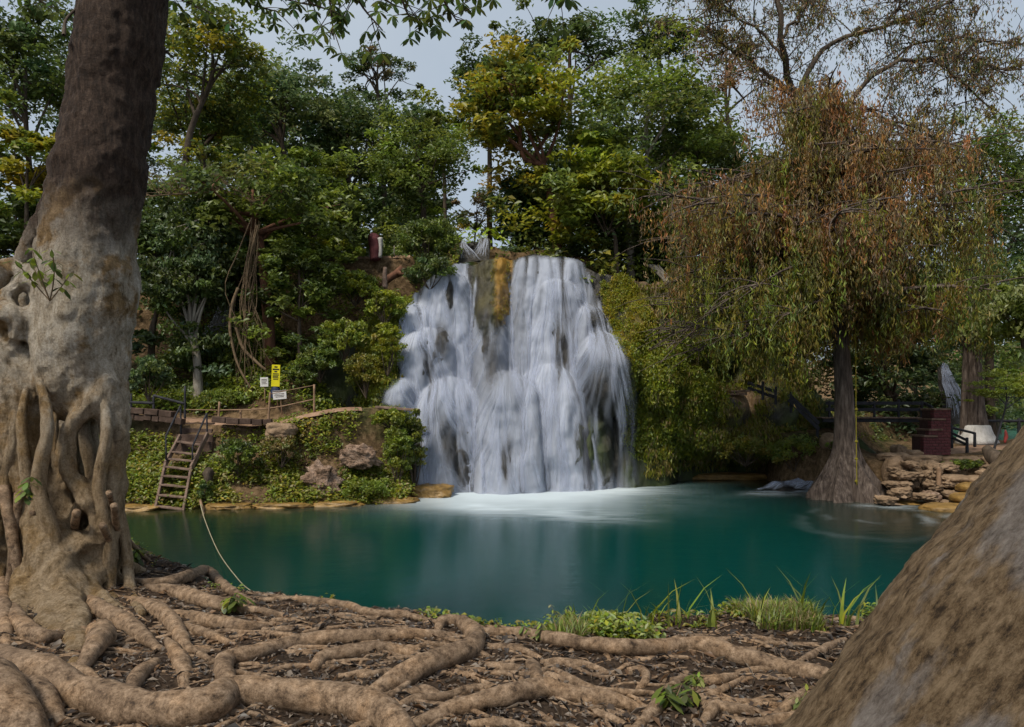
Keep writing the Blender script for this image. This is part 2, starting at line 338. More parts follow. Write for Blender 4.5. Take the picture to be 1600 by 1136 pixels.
CT = [P(*q) for q in [(150, 655, 23), (250, 655, 23), (330, 656, 23), (400, 660, 23), (470, 655, 23), (520, 640, 23.3), (600, 640, 23.6), (250, 645, 25), (400, 645, 25.2), (330, 620, 27), (200, 600, 28), (60, 600, 28),
      (250, 550, 30), (300, 450, 33), (100, 470, 33), (430, 560, 26.5), (430, 500, 29), (470, 430, 31), (500, 560, 25.5), (560, 590, 25), (600, 500, 27), (600, 440, 29), (540, 402, 31), (600, 400, 31), (660, 395, 29.5), (640, 450, 28),
      (560, 690, 22.6), (620, 660, 23.5), (480, 700, 22.2), (735, 374, 31.5), (800, 392, 31), (880, 390, 31), (950, 415, 29.5), (1000, 428, 30.5), (1060, 450, 32.5), (1150, 480, 34), (1200, 530, 33), (1240, 590, 31.5), (1275, 650, 29),
      (1300, 700, 26), (1350, 716, 27), (1420, 714, 28), (1400, 716, 24), (1460, 712, 25), (1540, 712, 24), (1600, 705, 27), (1500, 700, 30), (1600, 690, 34), (1750, 690, 30), (1700, 720, 22), (1500, 695, 40)]]
CT += [np.array(q) for q in [(-20, 36, 10), (-10, 37, 10.5), (0, 36, 10.2), (9, 38, 9.6), (14, 39, 8), (20, 41, 5), (-20, 45, 11), (0, 45, 11), (14, 46, 9), (-25, 27, 5), (-25, 23, 3), (30, 37, 1.5), (24, 46, .8), (33, 46, .8), (30, 52, .8), (-20, 60, 12), (10, 60, 12), (40, 60, .8), (30, 70, .8), (45, 90, .8), (60, 70, .8),
      (-40, 40, 10), (-60, 80, 14), (0, 100, 16), (60, 115, 10), (60, 30, 2), (40, 20, 1.6), (22, 10, 1.4), (-30, 8, 1.4), (0, -10, 1.4), (20, -8, 1.4), (0, 140, 20), (-80, 140, 20), (90, 140, 16)]]
CT = np.array(CT)
def land(x, y):
    x, y = np.broadcast_arrays(np.asarray(x, float), np.asarray(y, float)); num = 0; den = 0
    for cx, cyy, cz in CT:
        q = (x-cx)**2+(y-cyy)**2; wgt = np.exp(-q/2.4)+1.5e-3/(1+q*q*.02); num = num+wgt*cz; den = den+wgt
    return num/den
PTH = [(spline([P(*q) for q in pl], 60), wd) for pl, wd in (([(120, 652, 23.6), (230, 652, 23.6), (300, 655, 23.7), (370, 660, 23.5), (430, 660, 23.4), (480, 648, 23.5), (530, 638, 23.8), (600, 637, 24.4)], .8), ([(1700, 694, 29), (1600, 697, 29), (1520, 701, 28), (1440, 709, 26.5), (1395, 714, 25.2)], 1.3), ([(470, 405, 31), (530, 403, 31), (590, 402, 31), (640, 400, 31.4)], .8))]
def zfar(x, y):
    x, y = np.broadcast_arrays(np.asarray(x, float), np.asarray(y, float)); s = sdist(x, y)
    z = land(x, y)+.22*fbm(x*.8, y*.8, 0, 4)+.12*fbm(x*2.5, y*2.5, 3, 3)
    slope = (1.0+.25*vnoise(x*.5, y*.5))+3.2*sstep(-4.2, -2.2, x)-3.6*sstep(10.4, 11.6, x)
    bank = -.25+slope*(s+.25*fbm(x*1.3, y*1.3, 8, 3))
    bank = np.where(x > 11, -.2+.10*s+2.2*sstep(23.0, 23.9, y+.3*fbm(x, y, 5, 2)), bank)
    z = np.where(s > 0, np.minimum(z, np.maximum(bank, -.3)), np.maximum(-2.5, -.3+s*1.5))
    for pl, wd in PTH:
        dm = np.full(z.shape, 1e9); zp = np.zeros(z.shape)
        for p in pl: q = np.hypot(x-p[0], y-p[1]); zp = np.where(q < dm, p[2], zp); dm = np.minimum(dm, q)
        wgt = np.exp(-(dm/wd)**4); z = np.where(y > 14, z*(1-wgt)+zp*wgt, z)
    near = (y < 14) & (s > -.3)
    return np.where(near, znear(x, y)-.30*(np.abs(x) < 6.9)*(y < 11.4)*(y > 1.6), z)
def znear(x, y):
    x, y = np.broadcast_arrays(np.asarray(x, float), np.asarray(y, float)); s = sdist(x, y)
    z = 1.22+.10*fbm(x*.7, y*.7, 2, 3)+.045*fbm(x*4, y*4, 5, 3)+.02*fbm(x*16, y*16, 1, 2)+.14*sstep(-2, -5, x)+.05*np.exp(-((x-2.3)**2+(y-5.6)**2)/.8)
    e = s+.18*fbm(x*2.2, y*2.2, 4, 3)
    return np.where(e > 0, z-.95*np.exp(-(e/.10)), z-.95+np.minimum(e, 0)*4)
DD = np.arange(2.2, 14, .03)
def ground_hit(px, py, off=0.0):
    zr = CZ+(HY-py)*DD/F; h = np.nonzero(zr <= znear((px-800)*DD/F, DD)+off)[0]
    return P(px, py, DD[h[0]] if len(h) else 9)
gx = np.concatenate([np.linspace(-160, -27, 14)[:-1], np.arange(-27, 32, .32), np.linspace(32, 160, 14)[1:]])
gy = np.concatenate([np.arange(-14, 14, .6), np.arange(14, 48, .3), np.arange(48, 66, 1.2), np.linspace(66, 200, 14)])
X, Y = np.meshgrid(gx, gy); Z = zfar(X, Y)
tag(mk('ground', np.stack([X, Y, Z], -1), grid_faces(len(gy), len(gx)), M['ground']), kind='structure')
nx = np.arange(-6.8, 6.8, .055); ny = np.arange(1.7, 11.3, .055); X, Y = np.meshgrid(nx, ny)
tag(mk('near_bank', np.stack([X, Y, znear(X, Y)], -1), grid_faces(len(ny), len(nx)), M['soil']), kind='structure')

# pool
wx = np.concatenate([np.arange(-26, -8, .4), np.arange(-8, 16.5, .12)]); wy = np.concatenate([np.arange(4.6, 17, .25), np.arange(17, 32.5, .10)])
X, Y = np.meshgrid(wx, wy); S = -sdist(X, Y)
pxw = 800+X*F/Y; pyw = HY+CZ*F/Y
str_ = fbm(X*1.5+Y*.5, Y*4.0, 2, 4)
foam_mist = .8*np.exp(-((pxw-800)/170)**4)*sstep(812, 764, pyw+7*fbm(X*.9, Y*.9, 1, 3)+9*str_)
foam_mist += .75*np.exp(-(((pxw-960)/70)**2+((pyw-765)/8)**2))*(.7+.5*str_)
foam_mist += .5*np.exp(-(((pyw-798-(pxw-800)*.06)/10)**2))*sstep(660, 760, pxw)*sstep(1060, 880, pxw)*(.55+.8*str_)
r = np.hypot((pxw-1395)/112, (pyw-812)/25); th = np.arctan2((pyw-812)/25, (pxw-1395)/112)
sp = .5+.5*np.cos(r*13-th*2.0+4.5*fbm(X*.9, Y*.9, 6, 4)); foam_mist += .30*sp**2*np.exp(-((r-.7)/.42)**2)*np.clip(.25+1.3*fbm(r*3, th*.8, 4, 4), 0, 1)
foam_mist += .38*np.exp(-(((pyw-793-(pxw-1400)*.05+3*str_)/3.5)**2))*sstep(1310, 1380, pxw)*sstep(1490, 1420, pxw)*np.clip(.5+1.2*str_, 0, 1)
foam_mist += .8*np.exp(-(((pxw-1225)/45)**2+((pyw-768-(pxw-1225)*-.05)/4.5)**2))*(.6+.8*str_)
foam_mist += .36*np.exp(-((pxw-820)/200)**2-((pyw-776)/30)**2)*(.8+.5*str_)  # broad misty glow below the falls, painted onto the water over the real foam
foam_mist = np.clip(foam_mist, 0, .93)
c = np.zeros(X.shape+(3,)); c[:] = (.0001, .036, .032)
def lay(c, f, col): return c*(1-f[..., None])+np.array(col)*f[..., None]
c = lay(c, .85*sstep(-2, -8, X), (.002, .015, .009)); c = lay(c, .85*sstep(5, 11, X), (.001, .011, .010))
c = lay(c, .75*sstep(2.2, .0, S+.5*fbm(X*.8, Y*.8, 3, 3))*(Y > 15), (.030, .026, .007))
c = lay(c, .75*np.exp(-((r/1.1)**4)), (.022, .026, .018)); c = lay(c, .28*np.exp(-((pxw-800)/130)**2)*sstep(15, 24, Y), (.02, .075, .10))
tag(mk('pool_water', np.stack([X, Y, X*0], -1), grid_faces(len(wy), len(wx)), M['water'], col=c.reshape(-1, 3), att={'foam_mist': foam_mist}), kind='structure')
X, Y = np.meshgrid(np.linspace(18, 90, 30), np.linspace(38, 112, 30))
tag(mk('river_water', np.stack([X, Y, X*0+1.3], -1), grid_faces(30, 30), M['water'], col=np.tile((.06, .20, .16), (900, 1)), att={'foam_mist': np.zeros(900)}), kind='structure')

# ------------------------------------------------------------------ cliff with the falls (curtain mesh over X and Z, then running back as a lip)
S0 = 27/F
def q2(px, py): return (px-800)*S0, CZ+(HY-py)*S0
TOPX = np.array([-9, -7, -5.0, -3.6, -2.9, -2.0, -1.2, 0.1, 1.0, 2.8, 3.6, 4.6, 6.0, 8, 10, 11.5, 12.6, 13.6, 15])
TOPZ = np.array([4., 5.2, 6.8, 8.0, 8.8, 9.0, 9.05, 9.15, 9.25, 9.2, 8.7, 8.6, 8.2, 8.4, 8.0, 6.6, 4.6, 2.6, 1.0])
BX = np.array([-9, -7, -5.5, -4.5, -3, 0, 3, 4.8, 5.6, 6.6, 8, 10, 12, 13.2, 15])
BY = np.array([26.5, 25.8, 25.6, 25.9, 26.1, 26.2, 26.2, 26.3, 26.6, 27.3, 28.3, 29.0, 29.0, 28.4, 27.5])
DOME = [(640, 500, 30, 32, .7), (667, 548, 44, 36, .95), (628, 615, 36, 30, 1.25), (702, 650, 52, 62, 1.25), (795, 632, 46, 52, 1.5), (856, 640, 58, 70, 1.0), (945, 568, 46, 50, 1.9), (875, 470, 42, 40, .55),
        (765, 500, 26, 40, .6), (690, 440, 40, 30, .45), (770, 415, 26, 40, .45), (925, 500, 26, 30, .5), (855, 420, 60, 40, .3)]
MOSSD = [(1030, 590, 40, 55, 1.5), (1085, 620, 45, 50, 1.3), (1010, 520, 40, 60, 1.0), (1150, 640, 40, 40, 1.5), (1190, 690, 55, 40, 1.2), (1110, 680, 40, 25, 1.0), (1060, 660, 35, 25, .8), (1230, 640, 40, 50, 1.2), (1090, 540, 50, 40, .9), (1170, 560, 40, 40, .6)]
def yface(x, z):
    x, z = np.broadcast_arrays(np.asarray(x, float), np.asarray(z, float))
    y = np.interp(x, BX, BY)+.26*np.clip(z, 0, 10)*np.where(x < 6, 1, .55)
    b = 0
    for cx, cyp, rx, ry, dp in DOME:
        ux, uz = q2(cx, cyp); dz = z-uz; dz = np.where(dz > 0, dz/(ry*S0), 0 if cx not in (945, 628) else dz/(ry*S0*1.7))
        wid = rx*S0*(1+.05*np.clip(uz-z, 0, 4)); b = np.maximum(b*.55, 1.3*dp*np.sqrt(np.clip(1-((x-ux)/wid)**2-dz**2, 0, 1)))+b*.45
    m = 0
    for cx, cyp, rx, ry, dp in MOSSD:
        ux = (cx-800)*27.8/F; uz = CZ+(HY-cyp)*27.8/F; k = 27.8/F
        m = np.maximum(m, dp*np.sqrt(np.clip(1-((x-ux)/(rx*k))**2-((z-uz)/(ry*k))**2, 0, 1)))
    cave = 1.6*np.exp(-(((x-9.6)/.55)**2+((z-4.9)/.8)**2))
    under = 1.1*sstep(1.6, .4, z)*sstep(6, 7, x)*sstep(13, 12, x)
    return y-b-m+cave+under+.28*fbm(x*.9, z*.6, 4, 4)+.10*fbm(x*3, z*1.5, 9, 3)
HOLES = [(962, 680, 6, 70, .9), (984, 690, 8, 80, .95), (943, 690, 6, 70, .85), (921, 700, 7, 62, .9), (900, 690, 5, 50, .5), (770, 400, 29, 66.0, 1.3), (775, 465, 20, 46.2, 1.2), (752, 470, 9, 55.0, 0.8), (702, 462, 5.8, 22.0, 0.88), (696, 408, 6.5, 11.0, 0.8), (735, 425, 5.0, 19.8, 0.56), (685, 535, 15.8, 35.2, 0.6), (668, 575, 10.1, 26.4, 0.48), (724, 715, 15.8, 60.5, 0.64), (700, 690, 11.5, 55.0, 0.32), (792, 722, 10.0, 45, 0.5), (770, 560, 10.1, 44.0, 0.32), (872, 545, 8.6, 63.8, 0.6), (842, 440, 6.5, 66.0, 0.36), (878, 440, 5.8, 44.0, 0.28), (930, 612, 21.6, 37.4, 0.49), (912, 690, 11.5, 72.6, 0.58), (950, 700, 18.7, 72.6, 0.49), (972, 720, 10.1, 66.0, 0.35), (925, 500, 5.8, 13.2, 0.64), (652, 715, 6.5, 44.0, 0.4), (757, 520, 5.0, 44.0, 0.56), (855, 735, 10.1, 26.4, 0.28), (660, 470, 6.5, 33.0, 0.32), (820, 400, 3.6, 27.5, 0.4), (700, 600, 7.2, 33.0, 0.28)]
cx_ = np.arange(-9, 15, .07); tz = np.linspace(0, 1, 160); topz = np.interp(cx_, TOPX, TOPZ)+.18*fbm(cx_*1.1, cx_*0, 3, 3)
def ztop(x): return np.interp(x, cx_, topz)
X = np.tile(cx_, (160, 1)); Z = -1+(topz+1)[None]*tz[:, None]; Yc = yface(X, Z)
hp, hq = 800+X*F/Yc, HY-(Z-CZ)*F/Yc; hm = np.zeros(X.shape)
for hx, hy, rx, ry, k in HOLES: hm = np.maximum(hm, min(k*1.15, 1)*np.exp(-(((hp-hx)/(rx*1.25))**2+((hq-hy)/(ry*1.05))**2)))
rg = 1-np.abs(fbm(X*2.6, Z*1.1, 7, 4))*2.2
Yc = Yc-hm*(.04+.22*np.clip(rg, -.3, 1))-.10*fbm(X*5, Z*3, 2, 3)*sstep(6.5, 5, X)*.6
back = np.array([.25, .7, 1.4, 2.4, 4, 6.]); bz = np.array([.10, .16, .2, .2, .15, .1])
Xb = np.tile(cx_, (6, 1)); Yb = Yc[-1][None]+back[:, None]; Zb = topz[None]+bz[:, None]*(1+.8*fbm(Xb, Yb, 2, 3))
Xa, Ya, Za = np.vstack([X, Xb]), np.vstack([Yc, Yb]), np.vstack([Z, Zb])
ppx, ppy = 800+Xa*F/Ya, HY-(Za-CZ)*F/Ya
moss = np.zeros(Xa.shape); mc = np.zeros(Xa.shape+(3,)); mc[:] = (.05, .075, .012)
inrock = sstep(735, 745, ppx)*sstep(806, 798, ppx)*sstep(530, 480, ppy)
moss = np.maximum(moss, .95*inrock); mc = lay(mc, inrock*sstep(768, 778, ppx), (.32, .17, .015)); mc = lay(mc, inrock*sstep(774, 766, ppx), (.07, .06, .02))
side = np.maximum(sstep(645, 620, ppx), sstep(962, 990, ppx)); moss = np.maximum(moss, .9*side)
yel = np.exp(-(((ppx-1000)/28)**2+((ppy-525)/45)**2)); mc = lay(mc, yel, (.30, .21, .01))
moss = np.maximum(moss, .9*np.exp(-(((ppx-928)/22)**2+((ppy-700)/45)**2)))
dry = np.exp(-(((ppx-1160)/45)**2+((ppy-625)/28)**2))+np.exp(-(((ppx-1010)/50)**2+((ppy-440)/30)**2)); mc = lay(mc, np.clip(dry*1.2, 0, 1), (.24, .15, .075))
tag(mk('cliff', np.stack([Xa, Ya, Za], -1), grid_faces(166, len(cx_)), M['cliff'], col=mc.reshape(-1, 3), att={'moss': moss}), kind='structure')

# ------------------------------------------------------------------ main waterfall
WOUT = [(688, 408), (660, 428), (642, 468), (622, 503), (620, 560), (622, 588), (598, 612), (594, 630), (636, 648), (638, 690), (646, 740), (655, 806), (992, 806), (990, 650), (986, 570), (966, 518), (945, 493), (926, 440), (912, 388), (806, 386), (742, 392), (740, 400)]
def inpoly(x, y, poly):
    ins = np.zeros(np.shape(x), bool); n = len(poly)
    for i in range(n):
        (x1, y1), (x2, y2) = poly[i], poly[(i+1) % n]
        if y1 != y2: ins ^= ((y1 > y) != (y2 > y)) & (x < (x2-x1)*(y-y1)/(y2-y1)+x1)
    return ins
def cover(px, py):
    jx = px+9*fbm(px/24, py/40, 1, 3); jy = py
    d = np.full(np.shape(px), 1e9)
    for i in range(len(WOUT)):
        a = np.array(WOUT[i], float); b = np.array(WOUT[(i+1) % len(WOUT)], float); e = b-a
        t = np.clip(((jx-a[0])*e[0]+(jy-a[1])*e[1])/(e@e), 0, 1); d = np.minimum(d, np.hypot(jx-a[0]-t*e[0], jy-a[1]-t*e[1]))
    c = sstep(-3, 9, np.where(inpoly(jx, jy, WOUT), d, -d))
    for hx, hy, rx, ry, k in HOLES: c = c*(1-np.clip(k*np.exp(-(((jx-hx)/rx)**2+((jy-hy)/ry)**2)**1.5)*1.3, 0, 1))
    return c
def flow(x, z): return (yface(x+.06, z)-yface(x-.06, z))/.12
fx = np.arange(-6.0, 6.0, .05); nz = 230; zz = np.linspace(9.4, -.05, nz)
U = np.zeros((nz, len(fx))); Ysh = np.zeros((nz, len(fx))); U[0] = fx; Ysh[0] = yface(fx, zz[0]); dz = zz[0]-zz[1]
for i in range(1, nz):
    s = np.clip(flow(fx, zz[i]), -1.4, 1.4)*.45*dz; U[i] = np.interp(fx-s, fx, U[i-1])
    yf = yface(fx, zz[i])-.10; Ysh[i] = np.minimum(yf, Ysh[i-1]+.35*dz) if zz[i] < 9 else yf
X = np.tile(fx, (nz, 1)); Z = np.tile(zz[:, None], (1, len(fx)))
ppx, ppy = 800+X*F/Ysh, HY-(Z-CZ)*F/Ysh
st = .95*fbm(U*3.4, Z*.16, 1, 3)+.26*fbm(U*12, Z*.2, 5, 2)
lowmist = sstep(2.2, .1, Z)
cvr = cover(ppx, ppy)*(1-.55*sstep(950, 985, ppx)*sstep(570, 640, ppy))
al = sstep(.22, 1.05, cvr*.92+.85*st+.22*lowmist*cvr)*sstep(.02, .25, cvr)*(.55+.42*np.clip(.5+1.3*st, 0, 1))*sstep(9.45, 9.1, Z)
al = np.maximum(al, cvr*sstep(.8, .1, Z)*(.8+.3*st))
tz_ = ztop(fx)[None]+.12; al = al*(Z < tz_)
FALL = empty('waterfall', (0, 26, 0), 'broad silky white waterfall dropping into the teal pool', 'waterfall')
mk('veil', np.stack([X, Ysh, Z], -1), grid_faces(nz, len(fx)), M['fall'], FALL, att={'alpha': al})
def strands(n, x0, z0, zend, step, wd, amp):
    x, z = np.array(x0, float), np.array(z0, float); zend = np.asarray(zend); wob = rng.uniform(0, 99, n); y = yface(x, z)-.12
    ns = int((z-zend).max()/step)+1; PT = []
    for i in range(ns):
        PT.append(np.stack([x, y, z], -1)); x = np.clip(x, -5.2, 4.85); fm = np.where(x > 2.9, .45, 1.4); x = x+.45*np.clip(flow(x, z), -fm, fm)*step+.012*np.sin(z*2+wob); z = z-step
        y = np.minimum(yface(x, z)-.13, y+.3*step)
    PT = np.stack(PT, 1); V, Q, A = [], [], []; base = 0
    for k in range(n):
        p = PT[k]; p = p[p[:, 2] > zend[k]]; m = len(p); t = np.linspace(0, 1, m)
        if m < 5: continue
        ww = wd[k]*(.5+.7*t)*(1+.3*np.sin(p[:, 2]*1.7+wob[k])); a = amp[k]*np.sin(np.pi*np.clip(t*.96+.03, 0, 1))**.45
        row = np.stack([p-[1, 0, 0]*ww[:, None], p-[0, .03, 0], p+[1, 0, 0]*ww[:, None]], 1)
        V.append(row.reshape(-1, 3)); A.append(np.stack([a*0, a, a*0], 1).ravel()); Q.append(grid_faces(m, 3)+base); base += 3*m
    V = np.vstack(V); A = np.concatenate(A); A *= .06+.94*cover(800+V[:, 0]*F/V[:, 1], HY-(V[:, 2]-CZ)*F/V[:, 1])**1.4
    return V, np.vstack(Q), A
cand = rng.uniform((597, 395), (988, 720), (5200, 2)); cv = cover(cand[:, 0], cand[:, 1]); cand = cand[cv > rng.uniform(.35, 1, len(cv))][:900]
sx, sz = [], []
for a, b in cand: u, v = q2(a, b); sx.append(u); sz.append(min(v, float(ztop(u))+.05))
n = len(sx); ze = np.maximum(-.02, np.array(sz)-rng.uniform(1.2, 7, n))
V, Q, A = strands(n, sx, sz, ze, .16, rng.choice([.03, .05, .08, .14], n), rng.uniform(.12, .42, n))
mk('water_strands', V, Q, M['fall'], FALL, att={'alpha': A})['kind'] = 'stuff'
# fans of thin strands spreading from the crown of each rock dome
fx_, fz_ = [], []
for cx, cyp, rx, ry, dp in DOME[:9]+DOME[11:12]:
    ux, uz = q2(cx, cyp); m_ = int(30*rx/45)
    fx_ += list(ux+rng.normal(0, .38, m_)*rx*S0); fz_ += list(uz+ry*S0*rng.uniform(.5, 1.15, m_))
n = len(fx_); fz_ = np.array(fz_); V, Q, A = strands(n, fx_, fz_, np.maximum(-.02, fz_-rng.uniform(1.5, 4.5, n)), .13, rng.choice([.015, .03, .05, .09], n), rng.uniform(.2, .6, n))
mk('water_strands', V, Q, M['fall'], FALL, att={'alpha': A})['kind'] = 'stuff'
cand = rng.uniform((600, 396), (985, 700), (3000, 2)); cv = cover(cand[:, 0], cand[:, 1]); cand = cand[cv > .55][:320]; u_, v_ = q2(cand[:, 0], cand[:, 1]); v_ = np.minimum(v_, ztop(u_)+.04); n = len(u_)
V, Q, A = strands(n, u_, v_, np.maximum(-.02, v_-rng.uniform(.8, 3.5, n)), .13, rng.uniform(.008, .02, n), rng.uniform(.5, 1, n))
mk('water_strands', V, Q, M['fall'], FALL, att={'alpha': A})['kind'] = 'stuff'
# free streams hanging from the right-hand dome
V, Q, A = strands(26, rng.uniform(2.75, 4.7, 26), np.full(26, 4.6)+rng.uniform(-.5, .1, 26), np.full(26, -.02), .16, rng.uniform(.03, .10, 26), rng.uniform(.35, .85, 26))
mk('water_strands', V, Q, M['fall'], FALL, att={'alpha': A})['kind'] = 'stuff'

def cascade(name, label, lines, wpx, rock_w, ncount, matname='cliff', fan=1.0, amp=(.3, .8)):
    """a small fall: a lumpy wet rock apron with streaks of water running over it; lines = (px,py,d) centre line, wpx half width"""
    o = empty(name, P(*lines[-1]), label, 'waterfall')
    c = spline([P(*q) for q in lines], 26); wv = np.interp(np.linspace(0, 1, 26), np.linspace(0, 1, len(wpx)), [q*lines[0][2]/F for q in wpx])
    u = np.linspace(-1, 1, 24); G = c[:, None]+np.stack([u*1.0, .25*u*u+.0*u, -.06*u*u], -1)[None]*(wv*rock_w)[:, None, None]
    G[..., 1] += .14*fbm(G[..., 0]*2.2, G[..., 2]*2.2, 3, 4)+.05; G[..., 2] += .10*fbm(G[..., 0]*2, G[..., 2]*2, 8, 3)
    mk('rock', G, grid_faces(26, 24), M['cliff'], o, col=np.tile((.10, .075, .05), (26*24, 1)), att={'moss': np.full(26*24, .12)})
    V, Q, A = [], [], []; b = 0
    for k in range(ncount):
        u0 = rng.uniform(-.9, .9); t0 = rng.uniform(0, .5)**1.5; t1 = rng.uniform(t0+.3, 1.0); m = 18; t = np.linspace(t0, t1, m)
        uu = u0*(.75+.25*fan*t)+.06*np.sin(t*9+k); iu = (uu+1)/2*23; it = t*25
        i0, j0 = np.clip(it.astype(int), 0, 24), np.clip(iu.astype(int), 0, 22); fi, fj = (it-i0)[:, None], (iu-j0)[:, None]
        p = G[i0, j0]*(1-fi)*(1-fj)+G[i0+1, j0]*fi*(1-fj)+G[i0, j0+1]*(1-fi)*fj+G[i0+1, j0+1]*fi*fj; p = p-[0, .12, -.12]
        ww = rng.uniform(.015, .055)*wv.mean()/.5; a = rng.uniform(*amp)*np.sin(np.pi*np.linspace(.05, .95, m))**.5
        V.append(np.stack([p-[ww, 0, 0], p, p+[ww, 0, 0]], 1).reshape(-1, 3)); A.append(np.stack([a*0, a, a*0], 1).ravel()); Q.append(grid_faces(m, 3)+b); b += 3*m
    s = mk('water_strands', np.vstack(V), np.vstack(Q), M['fall'], o, att={'alpha': np.concatenate(A)}); s['kind'] = 'stuff'
    return o
cascade('waterfall', 'narrow white stream left of the dark rock on the ledge above the main falls', [(722, 378, 30.2), (725, 388, 29.8), (731, 398, 29.2), (735, 410, 28.6)], [3, 6, 9, 14], 1.4, 34, amp=(.25, .7))
cascade('waterfall', 'narrow white stream right of the dark rock on the ledge above the main falls', [(757, 372, 30.2), (755, 384, 29.8), (752, 394, 29.3), (746, 406, 28.7)], [6, 8, 9, 12], 1.4, 34, amp=(.25, .7))
cascade('waterfall', 'distant white cascade beyond the dark red brick pillar', [(1474, 570, 33.6), (1480, 592, 33.4), (1490, 622, 33.2), (1498, 664, 33)], [5, 11, 15, 18], 1.1, 75, amp=(.6, 1))
cascade('waterfall', 'low white trickle spreading into the pool beside the swollen trunk base', [(1296, 738, 27.5), (1275, 748, 26.8), (1250, 757, 26.0), (1228, 768, 24.9)], [10, 22, 38, 48], 1.2, 240, amp=(.5, 1))
cascade('waterfall', 'faint thin cascade in the dark woods under the leafy trees', [(352, 475, 31), (345, 500, 30.6), (332, 530, 30.2), (322, 560, 30)], [6, 9, 12, 14], 2.0, 16, amp=(.08, .28))

# ------------------------------------------------------------------ foliage helpers
PAL = dict(dark=(.072, .100, .026), mid=(.140, .186, .036), bright=(.215, .270, .030), yellow=(.42, .33, .026), blue=(.088, .142, .060), rust=(.36, .175, .050), olive=(.235, .190, .034), pale=(.23, .25, .09), dry=(.34, .25, .13), lime=(.29, .31, .020), brown=(.22, .145, .075), moss=(.24, .23, .020))
def tint(n, cols, wts=None, var=.22):
    c = np.array([PAL[k] for k in cols]); i = rng.choice(len(c), n, p=None if wts is None else np.array(wts)/np.sum(wts))
    return np.clip(c[i]*(1+rng.normal(0, var, (n, 1)))*(1+rng.normal(0, .08, (n, 3))), .004, .8)
def leafmesh(C, size, asp=.5, up=.6, hang=0.0, rs=None, cup=.12):
    """one folded diamond of two triangles for each centre; returns V, T"""
    n = len(C); size = np.broadcast_to(size, (n,))*rng.uniform(.65, 1.35, n)
    nr = rng.normal(0, 1, (n, 3)); nr /= np.linalg.norm(nr, axis=1)[:, None]; nr = nr*(1-up)+np.array([0, -.25, 1])*up
    ax = rng.normal(0, 1, (n, 3)); ax[:, 2] -= hang*3; ax -= nr*np.sum(ax*nr, 1)[:, None]/np.sum(nr*nr, 1)[:, None]*(1-min(hang, 1)*.9); ax /= np.linalg.norm(ax, axis=1)[:, None]+1e-9
    sd_ = np.cross(ax, nr); sd_ /= np.linalg.norm(sd_, axis=1)[:, None]+1e-9; nn = np.cross(sd_, ax); s = size[:, None]
    a = C-ax*s*.5; b = C+ax*s*.5+nn*s*-.12; m1 = C+sd_*s*asp*.5+nn*s*cup-ax*s*.06; m2 = C-sd_*s*asp*.5+nn*s*cup-ax*s*.06
    V = np.stack([a, m1, b, m2], 1).reshape(-1, 3); k = np.arange(n)[:, None]*4
    return V, np.vstack([k+[0, 1, 2], k+[0, 2, 3]])
def foliage(name, C, size, colr, parent=None, asp=.5, up=.6, hang=0.0):
    V, T = leafmesh(C, size, asp, up, hang); return mk(name, V, T, M['leaf'], parent, True, np.repeat(colr, 4, axis=0))
def clumps(cc, cr_, per, flat=.55):
    n = len(cc); k = np.repeat(np.arange(n), per); d = rng.normal(0, 1, (n*per, 3)); d /= np.linalg.norm(d, axis=1)[:, None]
    rr = rng.uniform(0, 1, (n*per, 1))**.45; return cc[k]+d*rr*np.broadcast_to(cr_, (n,))[k][:, None]*[1, 1, flat], k
def branch_pts(a, b, sag=0.0, bend=.15, n=6):
    a, b = np.asarray(a, float), np.asarray(b, float); l = np.linalg.norm(b-a); t = np.linspace(0, 1, n)[:, None]
    off = rng.normal(0, bend*l, 3)*[1, 1, .5]; return a+(b-a)*t+off*(t*(1-t))*1.6+np.array([0, 0, 1.])*sag*l*(t*(1-t))
